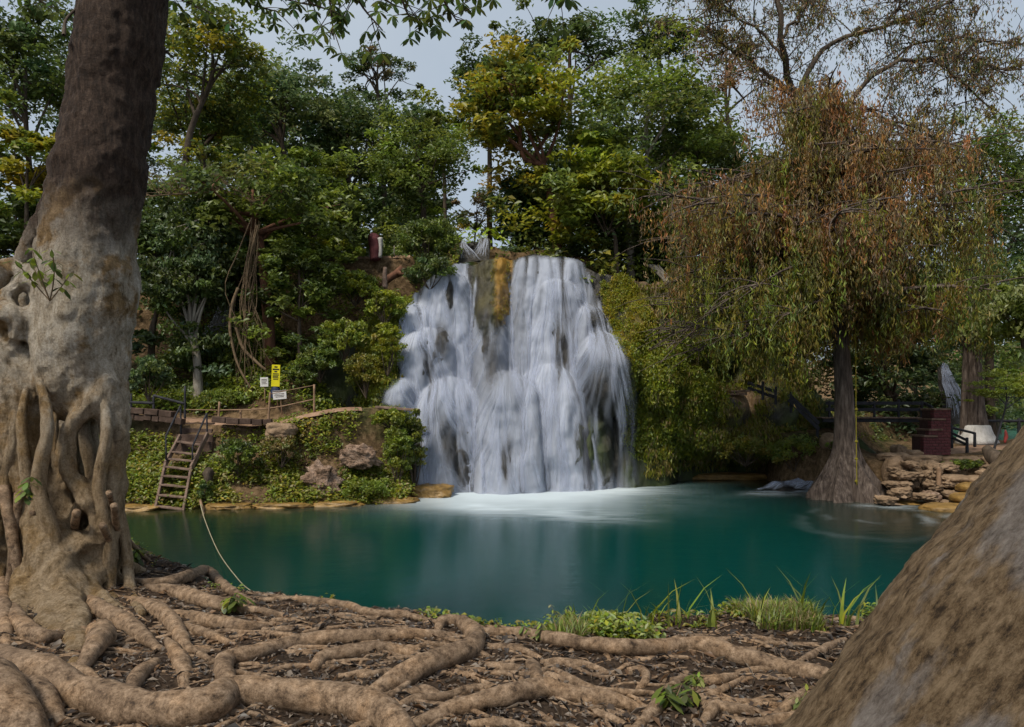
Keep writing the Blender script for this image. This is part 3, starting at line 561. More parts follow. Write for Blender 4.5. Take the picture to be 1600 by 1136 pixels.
def tree(name, label, base, bend, crown, hw, hh, d, cols, wts=None, n=9000, leaf=.20, tr=.22, nl=9, bark='bark', dense=1.0, cat='tree', group=None, up=.55, hang=0.0, asp=.5, flat=.5, dcrown=0.0, cs=.16, skirt=.45):
    """base/bend/crown are photo pixels placed at depth d; hw, hh the crown's half size in photo pixels"""
    lv = rng.uniform(.82, 1.22); n = int(n*.98/lv**1.3); leaf *= 1.33*lv; cs *= 1.12; hw *= 1.05; hh *= 1.08
    B = P(*base, d); B[2] = min(B[2], float(zfar(B[0], B[1]))-.1) if d > 18 else B[2]-.1
    Cn = P(*crown, d+dcrown); k = .88*(d+dcrown)/F; R = np.array([hw*k, .8*hw*k, hh*k])
    o = empty(name, B, label, cat, group)
    fork = Cn-[0, 0, R[2]*.75]; pts = [B]+[P(*q, d) for q in bend]+[fork, Cn+[0, 0, R[2]*.35]]
    mb = MB(); tp = spline(pts, 18); tr_ = tr*np.linspace(1, .22, 18)**.9; tr_[0] *= 1.5; tr_[1] *= 1.12; mb.tube(tp, tr_, 9, rough=.12, seed=len(label) % 50)
    nc = max(16, int(n/105)); g = rng.normal(0, 1, (nc*3, 3)); g /= np.linalg.norm(g, axis=1)[:, None]
    g = g[g[:, 2] > -.75][:nc]; nc = len(g); rr = rng.uniform(.25, 1, nc)**.55*(1+.55*vnoise(g[:, 0]*2.4+B[0], g[:, 1]*2.4, g[:, 2]*2.4+d))*np.where(rng.uniform(0, 1, nc) < .12, 1.22, 1); cc = Cn+g*rr[:, None]*R
    ends = cc[rng.permutation(nc)[:nl*3]]
    if skirt and d > 18:
        ns_ = int(nc*skirt); u = rng.uniform(0, 1, ns_)[:, None]; lo = np.array([B[0], B[1], B[2]+1.0]); sk = lo+(fork-lo)*u+rng.normal(0, 1, (ns_, 3))*[R[0]*.55, R[0]*.4, .5]; cc = np.vstack([cc, sk]); nc = len(cc)
    lim = []
    for i in range(nl):
        s = tp[int(18*rng.uniform(.5, .95))-1 if i else 15]; e = ends[i % len(ends)]; q = branch_pts(s, e, .12); lim.append(q); mb.tube(q, tr*np.linspace(.42, .07, 6), 6, cap=False)
    for e in ends[nl:]:
        q0 = min(lim, key=lambda q: np.linalg.norm(q[3]-e)); q = branch_pts(q0[rng.integers(2, 5)], e, .08); mb.tube(q, tr*np.linspace(.18, .035, 6), 5, cap=False)
    mb.build('trunk', M[bark], o, True)
    per = max(6, int(n*dense/nc)); L_, ki = clumps(cc, rng.uniform(.45, 1.3, nc)*R.mean()*cs*2.0, per, flat)
    ct = tint(nc, cols, wts, .12)[ki]; lc = np.clip(ct*.65+.35*tint(len(L_), cols, wts), .004, .8)
    foliage('crown', L_, leaf, lc, o, asp, up, hang); return o
TB = 'trees behind the falls'
# ------------------------------------------------------------------ the trees round the pool
tree('broadleaf_tree', 'tall light green broadleaf tree with a slim pale trunk beside the main falls', (988, 418), [(985, 340), (1000, 280)], (1010, 190), 150, 108, 31.5, ['mid', 'bright', 'blue', 'pale'], [3, 3, 2, 1], 17000, .19, .2, bark='bark_pale', group=TB)
tree('broadleaf_tree', 'yellowish green tree with a leaning reddish trunk right above the falls', (888, 388), [(862, 330), (852, 262)], (815, 165), 98, 105, 30.5, ['yellow', 'mid', 'lime', 'dark'], [3, 4, 3, 2], 12000, .19, .22, bark='bark_red', group=TB)
tree('broadleaf_tree', 'low vivid green tree hanging over the top of the falls', (965, 418), [(962, 380)], (945, 312), 92, 72, 29.8, ['bright', 'lime', 'mid'], [4, 3, 2], 9000, .20, .12, group=TB, skirt=0)
tree('umbrella_tree', 'slim dark umbrella-shaped tree standing alone against the sky', (602, 395), [(600, 280), (597, 200)], (590, 112), 72, 40, 40, ['dark', 'blue', 'brown'], [3, 2, 1], 2300, .20, .16, 12, group=TB, cs=.12, skirt=.25)
tree('broadleaf_tree', 'bushy mid green tree with bright tips beside the umbrella-shaped tree', (668, 392), [(662, 330)], (655, 250), 82, 72, 33, ['mid', 'bright', 'dark'], [3, 3, 2], 9500, .19, .16, group=TB)
tree('broadleaf_tree', 'dull dark tree filling in below the umbrella-shaped tree', (560, 400), [(555, 330)], (540, 235), 88, 85, 37, ['dark', 'mid', 'blue'], [3, 2, 2], 8500, .20, .2, group=TB)
tree('broadleaf_tree', 'blue-green tree with long open limbs between the big dark trunk and the umbrella-shaped tree', (470, 400), [(462, 300)], (440, 165), 105, 78, 35, ['blue', 'mid', 'pale'], [4, 2, 1], 9500, .19, .2, group=TB)
tree('broadleaf_tree', 'broad grey-green tree touching the big dark trunk', (330, 430), [(325, 300)], (315, 190), 105, 70, 32, ['blue', 'mid', 'bright', 'yellow'], [3, 3, 2, 1], 10500, .19, .2, group=TB)
tree('broadleaf_tree', 'airy yellow-green treetop high beside the big dark trunk', (290, 450), [(290, 250)], (330, 82), 105, 62, 29, ['mid', 'lime', 'dark', 'yellow'], [3, 2, 3, 1], 6500, .19, .17, group=TB)
tree('broadleaf_tree', 'green tree behind the big trunk at the picture edge, sky showing through', (40, 600), [(50, 350)], (40, 110), 110, 105, 26, ['mid', 'dark', 'blue'], [3, 3, 2], 9000, .17, .16, group=TB)
tree('small_tree', 'small yellow-leaved tree behind the big trunk at the picture edge', (30, 600), [(40, 400)], (42, 245), 75, 58, 23.5, ['yellow', 'lime', 'mid'], [2, 3, 3], 5500, .16, .1, group=TB)
tree('broadleaf_tree', 'dark-trunked tree with forked limbs behind the yellow sign', (425, 592), [(418, 480), (405, 370)], (395, 320), 125, 70, 26.5, ['mid', 'dark', 'bright'], [3, 3, 2], 9500, .17, .24, bark='bark_red', group='trees on the slope', skirt=.15)
tree('broadleaf_tree', 'glossy bright green tree on the slope above the yellow sign', (492, 430), [(490, 390)], (490, 320), 85, 85, 30.5, ['bright', 'mid', 'dark'], [3, 3, 2], 9500, .19, .14, group='trees on the slope', skirt=.15)
tree('small_tree', 'small dense green tree on the slope directly right of the dry hanging vine', (470, 575), [(468, 520)], (468, 440), 58, 75, 26, ['mid', 'bright', 'dark'], [3, 2, 2], 7000, .15, .1, group='trees on the slope', skirt=.15)
tree('broadleaf_tree', 'vine-wrapped tree with pale split trunk foot above the path', (310, 622), [(308, 560)], (298, 430), 62, 105, 25.6, ['dark', 'blue', 'mid'], [4, 2, 2], 8500, .17, .2, bark='bark_pale', group='trees on the slope', hang=.4, skirt=.15)
tree('broadleaf_tree', 'drooping dark tree between the big trunk and the vine-wrapped tree', (235, 600), [(238, 520)], (245, 400), 60, 110, 27, ['dark', 'mid', 'blue'], [4, 2, 2], 7500, .18, .16, group='trees on the slope', skirt=.15)
tree('broadleaf_tree', 'dim tree deep in the woods over the faint thin cascade', (380, 480), [(380, 430)], (370, 400), 95, 75, 33, ['dark', 'blue'], [3, 2], 8000, .2, .2, group='trees on the slope', skirt=.15)
tree('broadleaf_tree', 'dark flat-topped tree highest over the middle of the falls', (890, 395), [(890, 250)], (890, 72), 105, 40, 38, ['dark', 'mid', 'blue'], [3, 2, 1], 6500, .20, .2, group=TB)
tree('broadleaf_tree', 'rounded tree poking above the tall light green broadleaf', (1040, 420), [(1040, 250)], (1030, 58), 70, 45, 36, ['mid', 'blue', 'dark'], [3, 2, 2], 4500, .19, .2, group=TB)
tree('broadleaf_tree', 'dark tree behind the yellowish leaning tree', (765, 390), [(765, 280)], (765, 130), 62, 72, 37, ['dark', 'mid', 'blue'], [3, 2, 2], 5000, .19, .18, group=TB)
tree('broadleaf_tree', 'thin see-through tree between the umbrella-shaped and yellowish trees', (695, 385), [(695, 300)], (690, 200), 62, 52, 41, ['mid', 'dark', 'lime'], [3, 3, 1], 3200, .20, .15, group=TB)
tree('broadleaf_tree', 'shadowy blue-green tree directly behind the lip of the falls', (838, 392), [(838, 360)], (838, 318), 70, 58, 33.5, ['blue', 'dark'], [3, 3], 7000, .2, .16, group=TB)
tree('small_tree', 'leafless-looking thin shrub in the sky gap over the twin upper fall', (740, 384), [(742, 370)], (745, 330), 40, 38, 36, ['brown', 'dark', 'yellow'], [3, 3, 1], 800, .16, .06, 14, group=TB, cs=.2, skirt=0)
tree('broadleaf_tree', 'deep green tree between the light green broadleaf and the rusty cypress', (1100, 450), [(1100, 380)], (1110, 290), 85, 92, 34.5, ['dark', 'mid', 'bright'], [3, 3, 2], 9500, .19, .2, group=TB)
tree('broadleaf_tree', 'dark undergrown tree hidden behind the low vivid green tree', (1040, 440), [(1040, 420)], (1030, 370), 70, 55, 34, ['dark', 'blue'], [3, 2], 6500, .2, .14, group=TB)
tree('broadleaf_tree', 'rusty brown thin-leaved tree under the bare air-plant tree', (1150, 460), [(1150, 280)], (1135, 105), 75, 92, 37, ['brown', 'rust', 'dry'], [3, 2, 1], 3000, .18, .18, group=TB, cs=.14)
tree('broadleaf_tree', 'full green tree at the far picture edge beyond the rusty cypress', (1548, 640), [(1545, 500)], (1548, 300), 118, 150, 35, ['mid', 'blue', 'bright', 'pale'], [3, 2, 2, 1], 13000, .20, .24, group='trees across the river')
tree('broadleaf_tree', 'pale drooping tree at the picture edge over the sapling', (1625, 650), [(1620, 560)], (1598, 490), 72, 75, 27, ['pale', 'mid', 'bright'], [3, 3, 2], 6500, .16, .12, group='trees across the river', hang=.5, skirt=.1)
tree('broadleaf_tree', 'black-green tree in the shade behind the footbridge', (1400, 690), [(1400, 620)], (1385, 545), 95, 95, 35, ['dark', 'blue'], [4, 2], 10000, .22, .2, group='trees across the river', skirt=.2)
tree('broadleaf_tree', 'dark mass of leaves behind the middle of the rusty cypress', (1240, 560), [(1240, 500)], (1235, 430), 110, 100, 36, ['dark', 'mid', 'olive'], [4, 2, 1], 9500, .22, .2, group='trees across the river')
tree('broadleaf_tree', 'dusky tree beside the distant cascade', (1560, 660), [(1550, 600)], (1505, 500), 60, 75, 47, ['dark', 'mid'], [3, 2], 5500, .22, .2, group='trees across the river')
tree('sapling', 'bright feathery sapling with a dark leaning stem by the railing', (1548, 708), [(1562, 670)], (1572, 608), 55, 32, 23.5, ['bright', 'mid', 'lime'], [3, 2, 2], 4200, .085, .045, 8, bark='wood_dark', asp=.3, flat=.25, skirt=0)
tree('broadleaf_tree', 'leafy tree low behind the knotted bark at the picture edge', (20, 640), [(20, 520)], (25, 370), 85, 95, 24.5, ['mid', 'dark', 'bright'], [3, 4, 1], 8000, .18, .14, group=TB)
tree('broadleaf_tree', 'pale green open tree filling the gap left of the umbrella-shaped tree', (400, 420), [(405, 320)], (395, 215), 110, 95, 40, ['mid', 'pale', 'bright', 'blue'], [4, 2, 2, 2], 9500, .20, .2, group=TB)
for (a, b, hw, hh, d, lab) in [(160, 120, 150, 130, 52, 'hazy green tree far behind the big dark trunk'), (470, 250, 150, 110, 50, 'far dark tree closing the gap over the slope path'), (950, 290, 150, 110, 48, 'far dark tree closing the gap over the right of the falls'), (640, 330, 70, 60, 46, 'far green tree low behind the pale boulder post'), (610, 235, 120, 72, 49, 'far green tree behind the trunk of the umbrella-shaped tree'),
                               (1150, 330, 130, 120, 50, 'far tree behind the deep green tree near the cypress'), (1640, 400, 120, 150, 55, 'far tree at the picture edge behind the full green tree'), (1430, 560, 110, 110, 62, 'far dark tree behind the shaded footbridge'), (1560, 600, 90, 60, 75, 'far dark tree over the turquoise river')]:
    tree('forest_tree', lab, (a, 640 if a > 1400 else 410), [(a, b+hh*.8)], (a, b), hw, hh, d, ['dark', 'blue', 'mid'], [3, 2, 1], 7000, .34, .25, 7, group='far forest trees')

# the rust and olive weeping cypress
CYP = empty('weeping_cypress', P(1328, 785, 23), 'weeping cypress with rust and olive foliage and swollen grey trunk in the water', 'tree')
tpx = [(1328, 800, 62), (1328, 785, 57), (1327, 768, 50), (1325, 745, 37), (1323, 722, 26), (1322, 700, 19), (1320, 660, 15), (1318, 600, 13), (1313, 520, 12), (1309, 440, 11.5), (1305, 340, 9), (1298, 240, 6), (1290, 160, 3)]
q = spline([(*P(a, b, 23), r*23/F) for a, b, r in tpx], 90); a = np.linspace(0, 2*np.pi, 64, endpoint=False)
fl = np.clip((q[:, 3]-.28)/.7, 0, 1)[:, None]
R = q[:, 3:4]*(1+fl*(.20*np.cos(9*a+2*np.sin(a*2)+q[:, 2:3]*.8)+.10*np.cos(19*a+q[:, 2:3]))+(.05+.05*fl)*fbm(np.cos(a)*4+7, np.sin(a)*4, q[:, 2:3]*.6, 3)+fl*.05*fbm(np.cos(a)*14, np.sin(a)*14, q[:, 2:3]*.7, 3))
V = np.stack([q[:, 0:1]+R*np.cos(a), q[:, 1:2]+R*np.sin(a), np.tile(q[:, 2:3], (1, 64))], -1)
mk('trunk', V, grid_faces(90, 64, True), M['bark_grey'], CYP)
ccen = P(1275, 380, 23.5); tips = []; mb = MB()
qz = q[:, 2]
for i in range(96):
    zz_ = rng.uniform(5.6, 13.6) if i % 3 else rng.uniform(6, 9.5); s = q[np.argmin(np.abs(qz-zz_)), :3]; t = (zz_-5)/9; an = rng.uniform(0, 2*np.pi); ln = np.interp(zz_, [5.5, 7, 8.5, 10.5, 12, 13.6], [4.6, 5.8, 6.4, 5.4, 3.6, 1.8])*rng.uniform(.35, 1.05)
    dx = math.cos(an)*ln*(1.14 if math.cos(an) < 0 else .92); e = s+np.array([dx, math.sin(an)*ln*.75, rng.uniform(-.5, .9)-(.8 if math.cos(an) < -.3 and zz_ < 7.5 else 0)])
    b = branch_pts(s, e, .35, .12, 8); mb.tube(b, np.linspace(.10*(1-t*.6)+.03, .015, 8), 6, cap=False)
    for k in range(int(5+ln*2.2)):
        u = rng.uniform(.25, 1); p = b[int(u*7)]; e2 = p+rng.normal(0, 1, 3)*[1, .8, .35]*.28*ln**.8+[dx*.08, 0, -.15]
        b2 = branch_pts(p, e2, .25, .12, 5); mb.tube(b2, np.linspace(.028, .008, 5), 4, cap=False); tips += [b2[j]+rng.normal(0, .22, 3) for j in (1, 2, 3, 4) for _ in (0, 1)]
for i in range(34):
    zz_ = rng.uniform(6.2, 8.4); s = q[np.argmin(np.abs(qz-zz_)), :3]; lf = i % 3 > 0; ln = rng.uniform(2.5, 7.0) if lf else rng.uniform(2.5, 4.8); dx = -ln if lf else ln
    e = s+np.array([dx, rng.normal(0, 1.4), rng.uniform(-2.6, -.6) if lf else rng.uniform(-1.2, .2)]); b = branch_pts(s, e, .5, .10, 8); mb.tube(b, np.linspace(.07, .012, 8), 6, cap=False)
    for k in range(int(8+ln*2.6)):
        p = b[int(rng.uniform(.3, 1)*7)]; e2 = p+rng.normal(0, 1, 3)*[.9, .8, .3]+[dx*.05, 0, -.15]; b2 = branch_pts(p, e2, .25, .12, 5); mb.tube(b2, np.linspace(.024, .007, 5), 4, cap=False); tips += [b2[j]+rng.normal(0, .22, 3) for j in (1, 2, 3, 4) for _ in (0, 1)]
mb.build('limbs', M['bark_grey'], CYP, True)
tips = np.array(tips); tips = tips[fbm(tips[:, 0]*.9, tips[:, 1]*.9, tips[:, 2]*1.1, 2)+rng.normal(0, .15, len(tips)) > -.27]
TPX, TPY = 800+tips[:, 0]*F/tips[:, 1], HY-(tips[:, 2]-CZ)*F/tips[:, 1]
tips = tips[(TPX > 990) & (TPX < 1560) & (TPY > 120) & (TPY < 600) & ~((TPY > 505) & (TPX > 1290)) & ~((TPY > 455) & (TPX > 1296) & (TPX < 1350) & (tips[:, 1] < 23.2)) & ~((TPY > 470) & (TPX > 1420))]; tips = tips[~((800+tips[:, 0]*F/tips[:, 1] < 1230) & (HY-(tips[:, 2]-CZ)*F/tips[:, 1] > 430) & (rng.uniform(0, 1, len(tips)) < .5))]; a_ = 800+tips[:, 0]*F/tips[:, 1]; b_ = HY-(tips[:, 2]-CZ)*F/tips[:, 1]; tips = tips[~((a_ < 1045) & (b_ > 385)) & ~((a_ < 1110) & (b_ > 470)) & ~((a_ < 1180) & (b_ > 540))]; nt_ = len(tips)
per = 18; ln = rng.uniform(.4, 1.9, nt_); k = np.repeat(np.arange(nt_), per); u = rng.uniform(0, 1, nt_*per)
Cq = tips[k]+np.repeat(rng.normal(0, .10, (nt_*2, 3)), per//2, axis=0)+rng.normal(0, 1, (nt_*per, 3))*[.045, .045, .04]; Cq[:, 2] -= u*ln[k]
rv = fbm(tips[:, 0]*.45, tips[:, 1]*.45, tips[:, 2]*.5, 3)+.12*(tips[:, 2]-8.9)+rng.normal(0, .14, nt_)
cA = tint(nt_, ['rust', 'olive', 'brown', 'dry', 'rust'], None, .15); cB = tint(nt_, ['olive', 'moss', 'mid', 'bright'], None, .15); f = sstep(-.25, .30, rv)[:, None]; cc = cB*(1-f)+cA*f
foliage('crown', Cq, .19, np.clip(cc[k]*(1+rng.normal(0, .25, (len(k), 1))), .004, .6), CYP, .15, .05, .9)
# bare tree with air plants
BT = empty('bare_tree', P(1262, 560, 30), 'nearly bare dark-limbed tree hung with air plants against the sky', 'tree')
mb = MB(); limb = []; D = 30
for pl, r0, r1 in [([(1262, 560), (1256, 420), (1250, 270), (1240, 150), (1222, 60), (1205, -40)], .26, .09), ([(1243, 165), (1272, 95), (1320, 58), (1380, 45), (1440, 22), (1505, -12)], .13, .04), ([(1258, 262), (1325, 165), (1388, 104), (1450, 96), (1492, 120), (1552, 172)], .13, .03), ([(1330, 160), (1375, 180), (1425, 212), (1462, 240), (1505, 262)], .07, .02),
                   ([(1258, 300), (1340, 190), (1400, 190), (1450, 210), (1482, 250)], .07, .02), ([(1240, 150), (1192, 110), (1140, 78), (1085, 30)], .12, .03), ([(1385, 105), (1430, 70), (1500, 60), (1560, 70)], .06, .02), ([(1450, 96), (1510, 90), (1570, 110)], .05, .015), ([(1222, 60), (1260, 10), (1310, -40)], .08, .03), ([(1380, 45), (1410, 5), (1440, -40)], .06, .02), ([(1230, 100), (1190, 50), (1130, 10), (1090, -30)], .07, .02)]:
    b = spline([P(x, y, D+rng.uniform(-1.2, 1.2)*(i > 1)) for i, (x, y) in enumerate(pl)], 16); b[1:-1] += rng.normal(0, .06, (14, 3)); mb.tube(b, np.linspace(r0, r1, 16), 7, cap=False); limb.append(b)
ends = []
for li, b in enumerate(limb):
    for _ in range(38 if li else 18):
        p = b[rng.integers(5, 16) if li else rng.integers(9, 16)]; v = rng.normal(0, 1, 3)*[1, .8, .75]+[.25, 0, -.05]; e = p+v/np.linalg.norm(v)*rng.uniform(.8, 2.6); c2 = branch_pts(p, e, .15, .15, 6); mb.tube(c2, np.linspace(.03, .010, 6), 4, cap=False)
        for _ in range(5):
            p2 = c2[rng.integers(2, 6)]; e2 = p2+rng.normal(0, .42, 3)+[0, 0, -.12]; c3 = branch_pts(p2, e2, .1, .15, 4); mb.tube(c3, np.linspace(.013, .006, 4), 3, cap=False); ends += [c3[-1], c3[2]]
mb.build('trunk', M['bark'], BT, True)
E = np.array(ends); L_, ki = clumps(E, .22, 5, 1.4); foliage('crown', L_-[0, 0, .1], .17, tint(len(L_), ['dark', 'olive', 'brown', 'rust'], [4, 3, 3, 1]), BT, .28, .1, .9)
ap = E[rng.permutation(len(E))[:34]]; L_, ki = clumps(ap, .26, 60, .9); foliage('air_plants', L_, .26, tint(len(L_), ['brown', 'olive'], None), BT, .12, .1, .3)['kind'] = 'stuff'
# whitewashed cypress pair by the river
for pl, r0, lab, low in [([(1524, 692), (1523, 640), (1520, 560), (1516, 470), (1512, 380)], .42, 'riverside cypress trunk with whitewashed flared foot', True), ([(1506, 690), (1507, 620), (1509, 540), (1508, 450)], .16, 'thin dark trunk just left of the whitewashed cypress', False)]:
    o = empty('riverside_cypress', P(*pl[0], 30), lab, 'tree'); b = spline([P(x, y, 30) for x, y in pl], 30)
    rr = r0*(np.linspace(1, .55, 30)+(.9 if low else .2)*np.exp(-np.linspace(0, 9, 30))); MB().tube(b, rr, 22, rough=.1).build('trunk', M['bark_grey'], o, True)
    if low:
        MB().tube(b[:5], rr[:5]*1.06+.01, 22, rough=.1).build('whitewash_band', M['whitewash'], o, True)
    cc = P(1505, 455, 30)+rng.normal(0, 1, (70, 3))*[.9, .9, 1.2]; L_, ki = clumps(cc, .5, 70, 1.2); foliage('crown', L_, .2, tint(len(L_), ['olive', 'mid', 'dark'], [2, 3, 2]), o, .2, .1, .9)

# ------------------------------------------------------------------ undergrowth, moss and ferns
def scatter(name, n, xr, yr, ok, per, cr_, leaf, cols, wts, flat=.5, up=.6, hang=0, asp=.5, lift=.1):
    x = rng.uniform(*xr, n*3); y = rng.uniform(*yr, n*3); z = zfar(x, y); px, py = 800+x*F/y, HY-(z-CZ)*F/y
    k = np.nonzero((sdist(x, y) > .25) & ok(px, py, x, y))[0][:n]; c = np.stack([x, y, z+lift], -1)[k]; L_, ki = clumps(c, rng.uniform(.6, 1.5, len(c))*cr_, per, flat)
    ct = tint(len(c), cols, wts, .18)
    o = foliage(name, L_, leaf, np.clip(ct[ki]*.6+.4*tint(len(L_), cols, wts), .004, .7), None, asp, up, hang); tag(o, kind='stuff'); return o
BARE = [(560, 712, 36, 20), (505, 745, 36, 30)]
def pdist(x, y): return np.min([np.hypot(x-p[0], y-p[1]) for pl, w_ in PTH for p in pl], axis=0)
def bank_ok(px, py, x, y):
    k = np.ones(len(px), bool)
    for a, b, c, d in BARE: k &= ((px-a)/c)**2+((py-b)/d)**2 > 1
    return k & (px < 650) & ~((px > 268) & (px < 342) & (py < 705)) & (fbm(x*.9, y*.9, 3, 3) > -.38)
tag(scatter('bank_undergrowth', 2100, (-14.5, -2.9), (20.3, 24.2), lambda a, b, x, y: bank_ok(a, b, x, y) & (zfar(x, y) < 3.4) & ((y < 22.75) | (x > -8.2)) & (pdist(x, y) > .55), 22, .26, .12, ['bright', 'mid', 'lime', 'yellow', 'olive', 'dry'], [5, 4, 3, 1, 1, 1], flat=.8), 'leafy green plants covering the bank below the path', 'plants')
tag(scatter('slope_undergrowth', 2600, (-15, -2.2), (24.6, 34), lambda a, b, x, y: (a < 716) & (a > 150) & (pdist(x, y) > .5), 22, .38, .17, ['mid', 'bright', 'dark', 'lime', 'blue'], [4, 6, 1, 4, 1], lift=.22, flat=.8), 'leafy ground plants on the slope beside the falls', 'plants')
tag(scatter('plateau_undergrowth', 700, (-14, 16), (31, 40), lambda a, b, x, y: (abs(a-735) > 45) | (b > 395), 20, .45, .22, ['dark', 'blue', 'mid'], [4, 2, 2]), 'dim leafy plants on the wooded ground above the falls', 'plants')
tag(scatter('riverside_undergrowth', 500, (11, 26), (23.5, 42), lambda a, b, x, y: ((a < 1300) | (b < 690) & (a < 1450) | (y > 36)) & (fbm(x, y, 1, 2) > -.1), 20, .32, .15, ['mid', 'dark', 'olive', 'bright'], [3, 4, 2, 1]), 'low leafy plants along the river path', 'plants')
n = 1100; x = rng.uniform(-24, 18, n*3); y = 31.5+15*rng.uniform(0, 1, n*3)**1.3; z = zfar(x, y); a = 800+x*F/y; k = np.nonzero(((a < 690) | (a > 800)) & (x < 11+(y-34)*.3) & ((a < 560) | (a > 640) | (y > 33.5)))[0][:n]
c = np.stack([x, y, z+rng.uniform(0, 1, len(x))**1.5*5.0], -1)[k]; L_, ki = clumps(c, rng.uniform(.6, 1.2, len(c)), 42, .8); ct = tint(len(c), ['dark', 'blue', 'mid', 'bright'], [3, 2, 4, 2], .18)
tag(foliage('forest_understory', L_, .31, np.clip(ct[ki]*.7+.3*tint(len(L_), ['dark', 'blue', 'mid']), .004, .7)), 'dim leafy understory closing the woods behind the trees', 'woods', kind='stuff')
def cliff_scatter(name, label, n, boxpx, ok, per, cr_, leaf, cols, wts, d0=29, hang=.5, asp=.5, up=.3):
    a = rng.uniform(boxpx[0], boxpx[1], n*3); b = rng.uniform(boxpx[2], boxpx[3], n*3); x, z = (a-800)*d0/F, CZ+(HY-b)*d0/F
    y = yface(x, z); px, py = 800+x*F/y, HY-(z-CZ)*F/y; k = np.nonzero(ok(px, py) & (z > .35) & (z < ztop(x)+.1))[0][:n]
    c = np.stack([x, y-.08, z], -1)[k]; L_, ki = clumps(c, rng.uniform(.6, 1.4, len(c))*cr_, per, 1.0); ct = tint(len(c), cols, wts, .18)
    o = foliage(name, L_, leaf, np.clip(ct[ki]*.6+.4*tint(len(L_), cols, wts), .004, .7), None, asp, up, hang); return tag(o, label, 'plants', kind='stuff')
cliff_scatter('cliff_ferns', 'bright green ferns clothing the rock right of the falls', 1700, (975, 1200, 500, 715), lambda a, b: (a > 972) & (((a-1040)/85)**2+((b-620)/110)**2 < 1.1+.5*vnoise(a/20, b/20)), 22, .24, .13, ['bright', 'mid', 'lime', 'moss'], [5, 3, 4, 1], 27)
cliff_scatter('cliff_moss', 'yellow and gold moss patch beside the right shoulder of the falls', 800, (905, 1050, 405, 610), lambda a, b: (((a-985-(b-500)*.35)/36)**2+((b-505)/95)**2 < 1) & (vnoise(a/14, b/14) > -.5), 26, .16, .08, ['yellow', 'lime', 'moss', 'bright'], [4, 3, 2, 3], 27)
cliff_scatter('hanging_moss', 'dull green and dry hanging plants on the overhanging rock under the cypress', 1300, (1000, 1290, 440, 735), lambda a, b: (vnoise(a/22, b/22, 4) > -.25) & (((a-1160)/30)**2+((b-622)/14)**2 > 1) & (((a-1146)/14)**2+((b-570)/30)**2 > 1), 20, .24, .22, ['olive', 'moss', 'bright', 'dry', 'lime', 'mid'], [4, 3, 3, 3, 2, 2], 28.2, 1.0, .2, .1)
cliff_scatter('cliff_moss', 'golden brown moss on the dark rock rib in the middle of the falls', 260, (738, 806, 392, 520), lambda a, b: (((a-782)/16)**2+((b-450)/62)**2 < 1) & (vnoise(a/8, b/16) > -.3), 22, .10, .07, ['yellow', 'dry', 'moss', 'brown'], [4, 4, 2, 2], 27, .9, .3, .1)
cliff_scatter('cliff_ferns', 'mossy plants along the left edge of the falls', 1000, (560, 650, 400, 650), lambda a, b: (a < 655-(b-400)*.22+np.where(b > 520, 30, 0)) & ~inpoly(a, b, WOUT), 22, .26, .14, ['bright', 'moss', 'lime', 'mid'], [4, 3, 3, 2], 26.4)
# ledge lip ferns where the bank meets the falls
def mound(name, label, px, py, d, hw, hh, cols, wts=None, n=2200, leaf=.12, cat='shrub', hang=.2, up=.45, asp=.5, ground=True, group=None):
    c0 = P(px, py, d); k = d/F; o = empty(name, c0-[0, 0, hh*k], label, cat, group); mb = MB(); R = np.array([hw, hw*.8, hh])*k
    for i in range(9):
        v = rng.normal(0, 1, 3); v[2] = abs(v[2]); v /= np.linalg.norm(v); mb.tube(branch_pts(c0-[0, 0, R[2]*1.1], c0+v*R*.8, .1), np.linspace(.03, .008, 6)*max(.4, R.mean()), 5, cap=False)
    mb.build('stems', M['bark'], o, True); nc = max(10, n//45); g = rng.normal(0, 1, (nc, 3)); g /= np.linalg.norm(g, axis=1)[:, None]; g[:, 2] = np.where(g[:, 2] < -.5, -g[:, 2], g[:, 2]); cc = c0+g*rng.uniform(.45, 1, (nc, 1))*R
    L_, ki = clumps(cc, R.mean()*.26, 45, .7); ct = tint(nc, cols, wts, .15); foliage('leaves', L_, leaf, np.clip(ct[ki]*.6+.4*tint(len(L_), cols, wts), .004, .7), o, asp, up, hang); return o
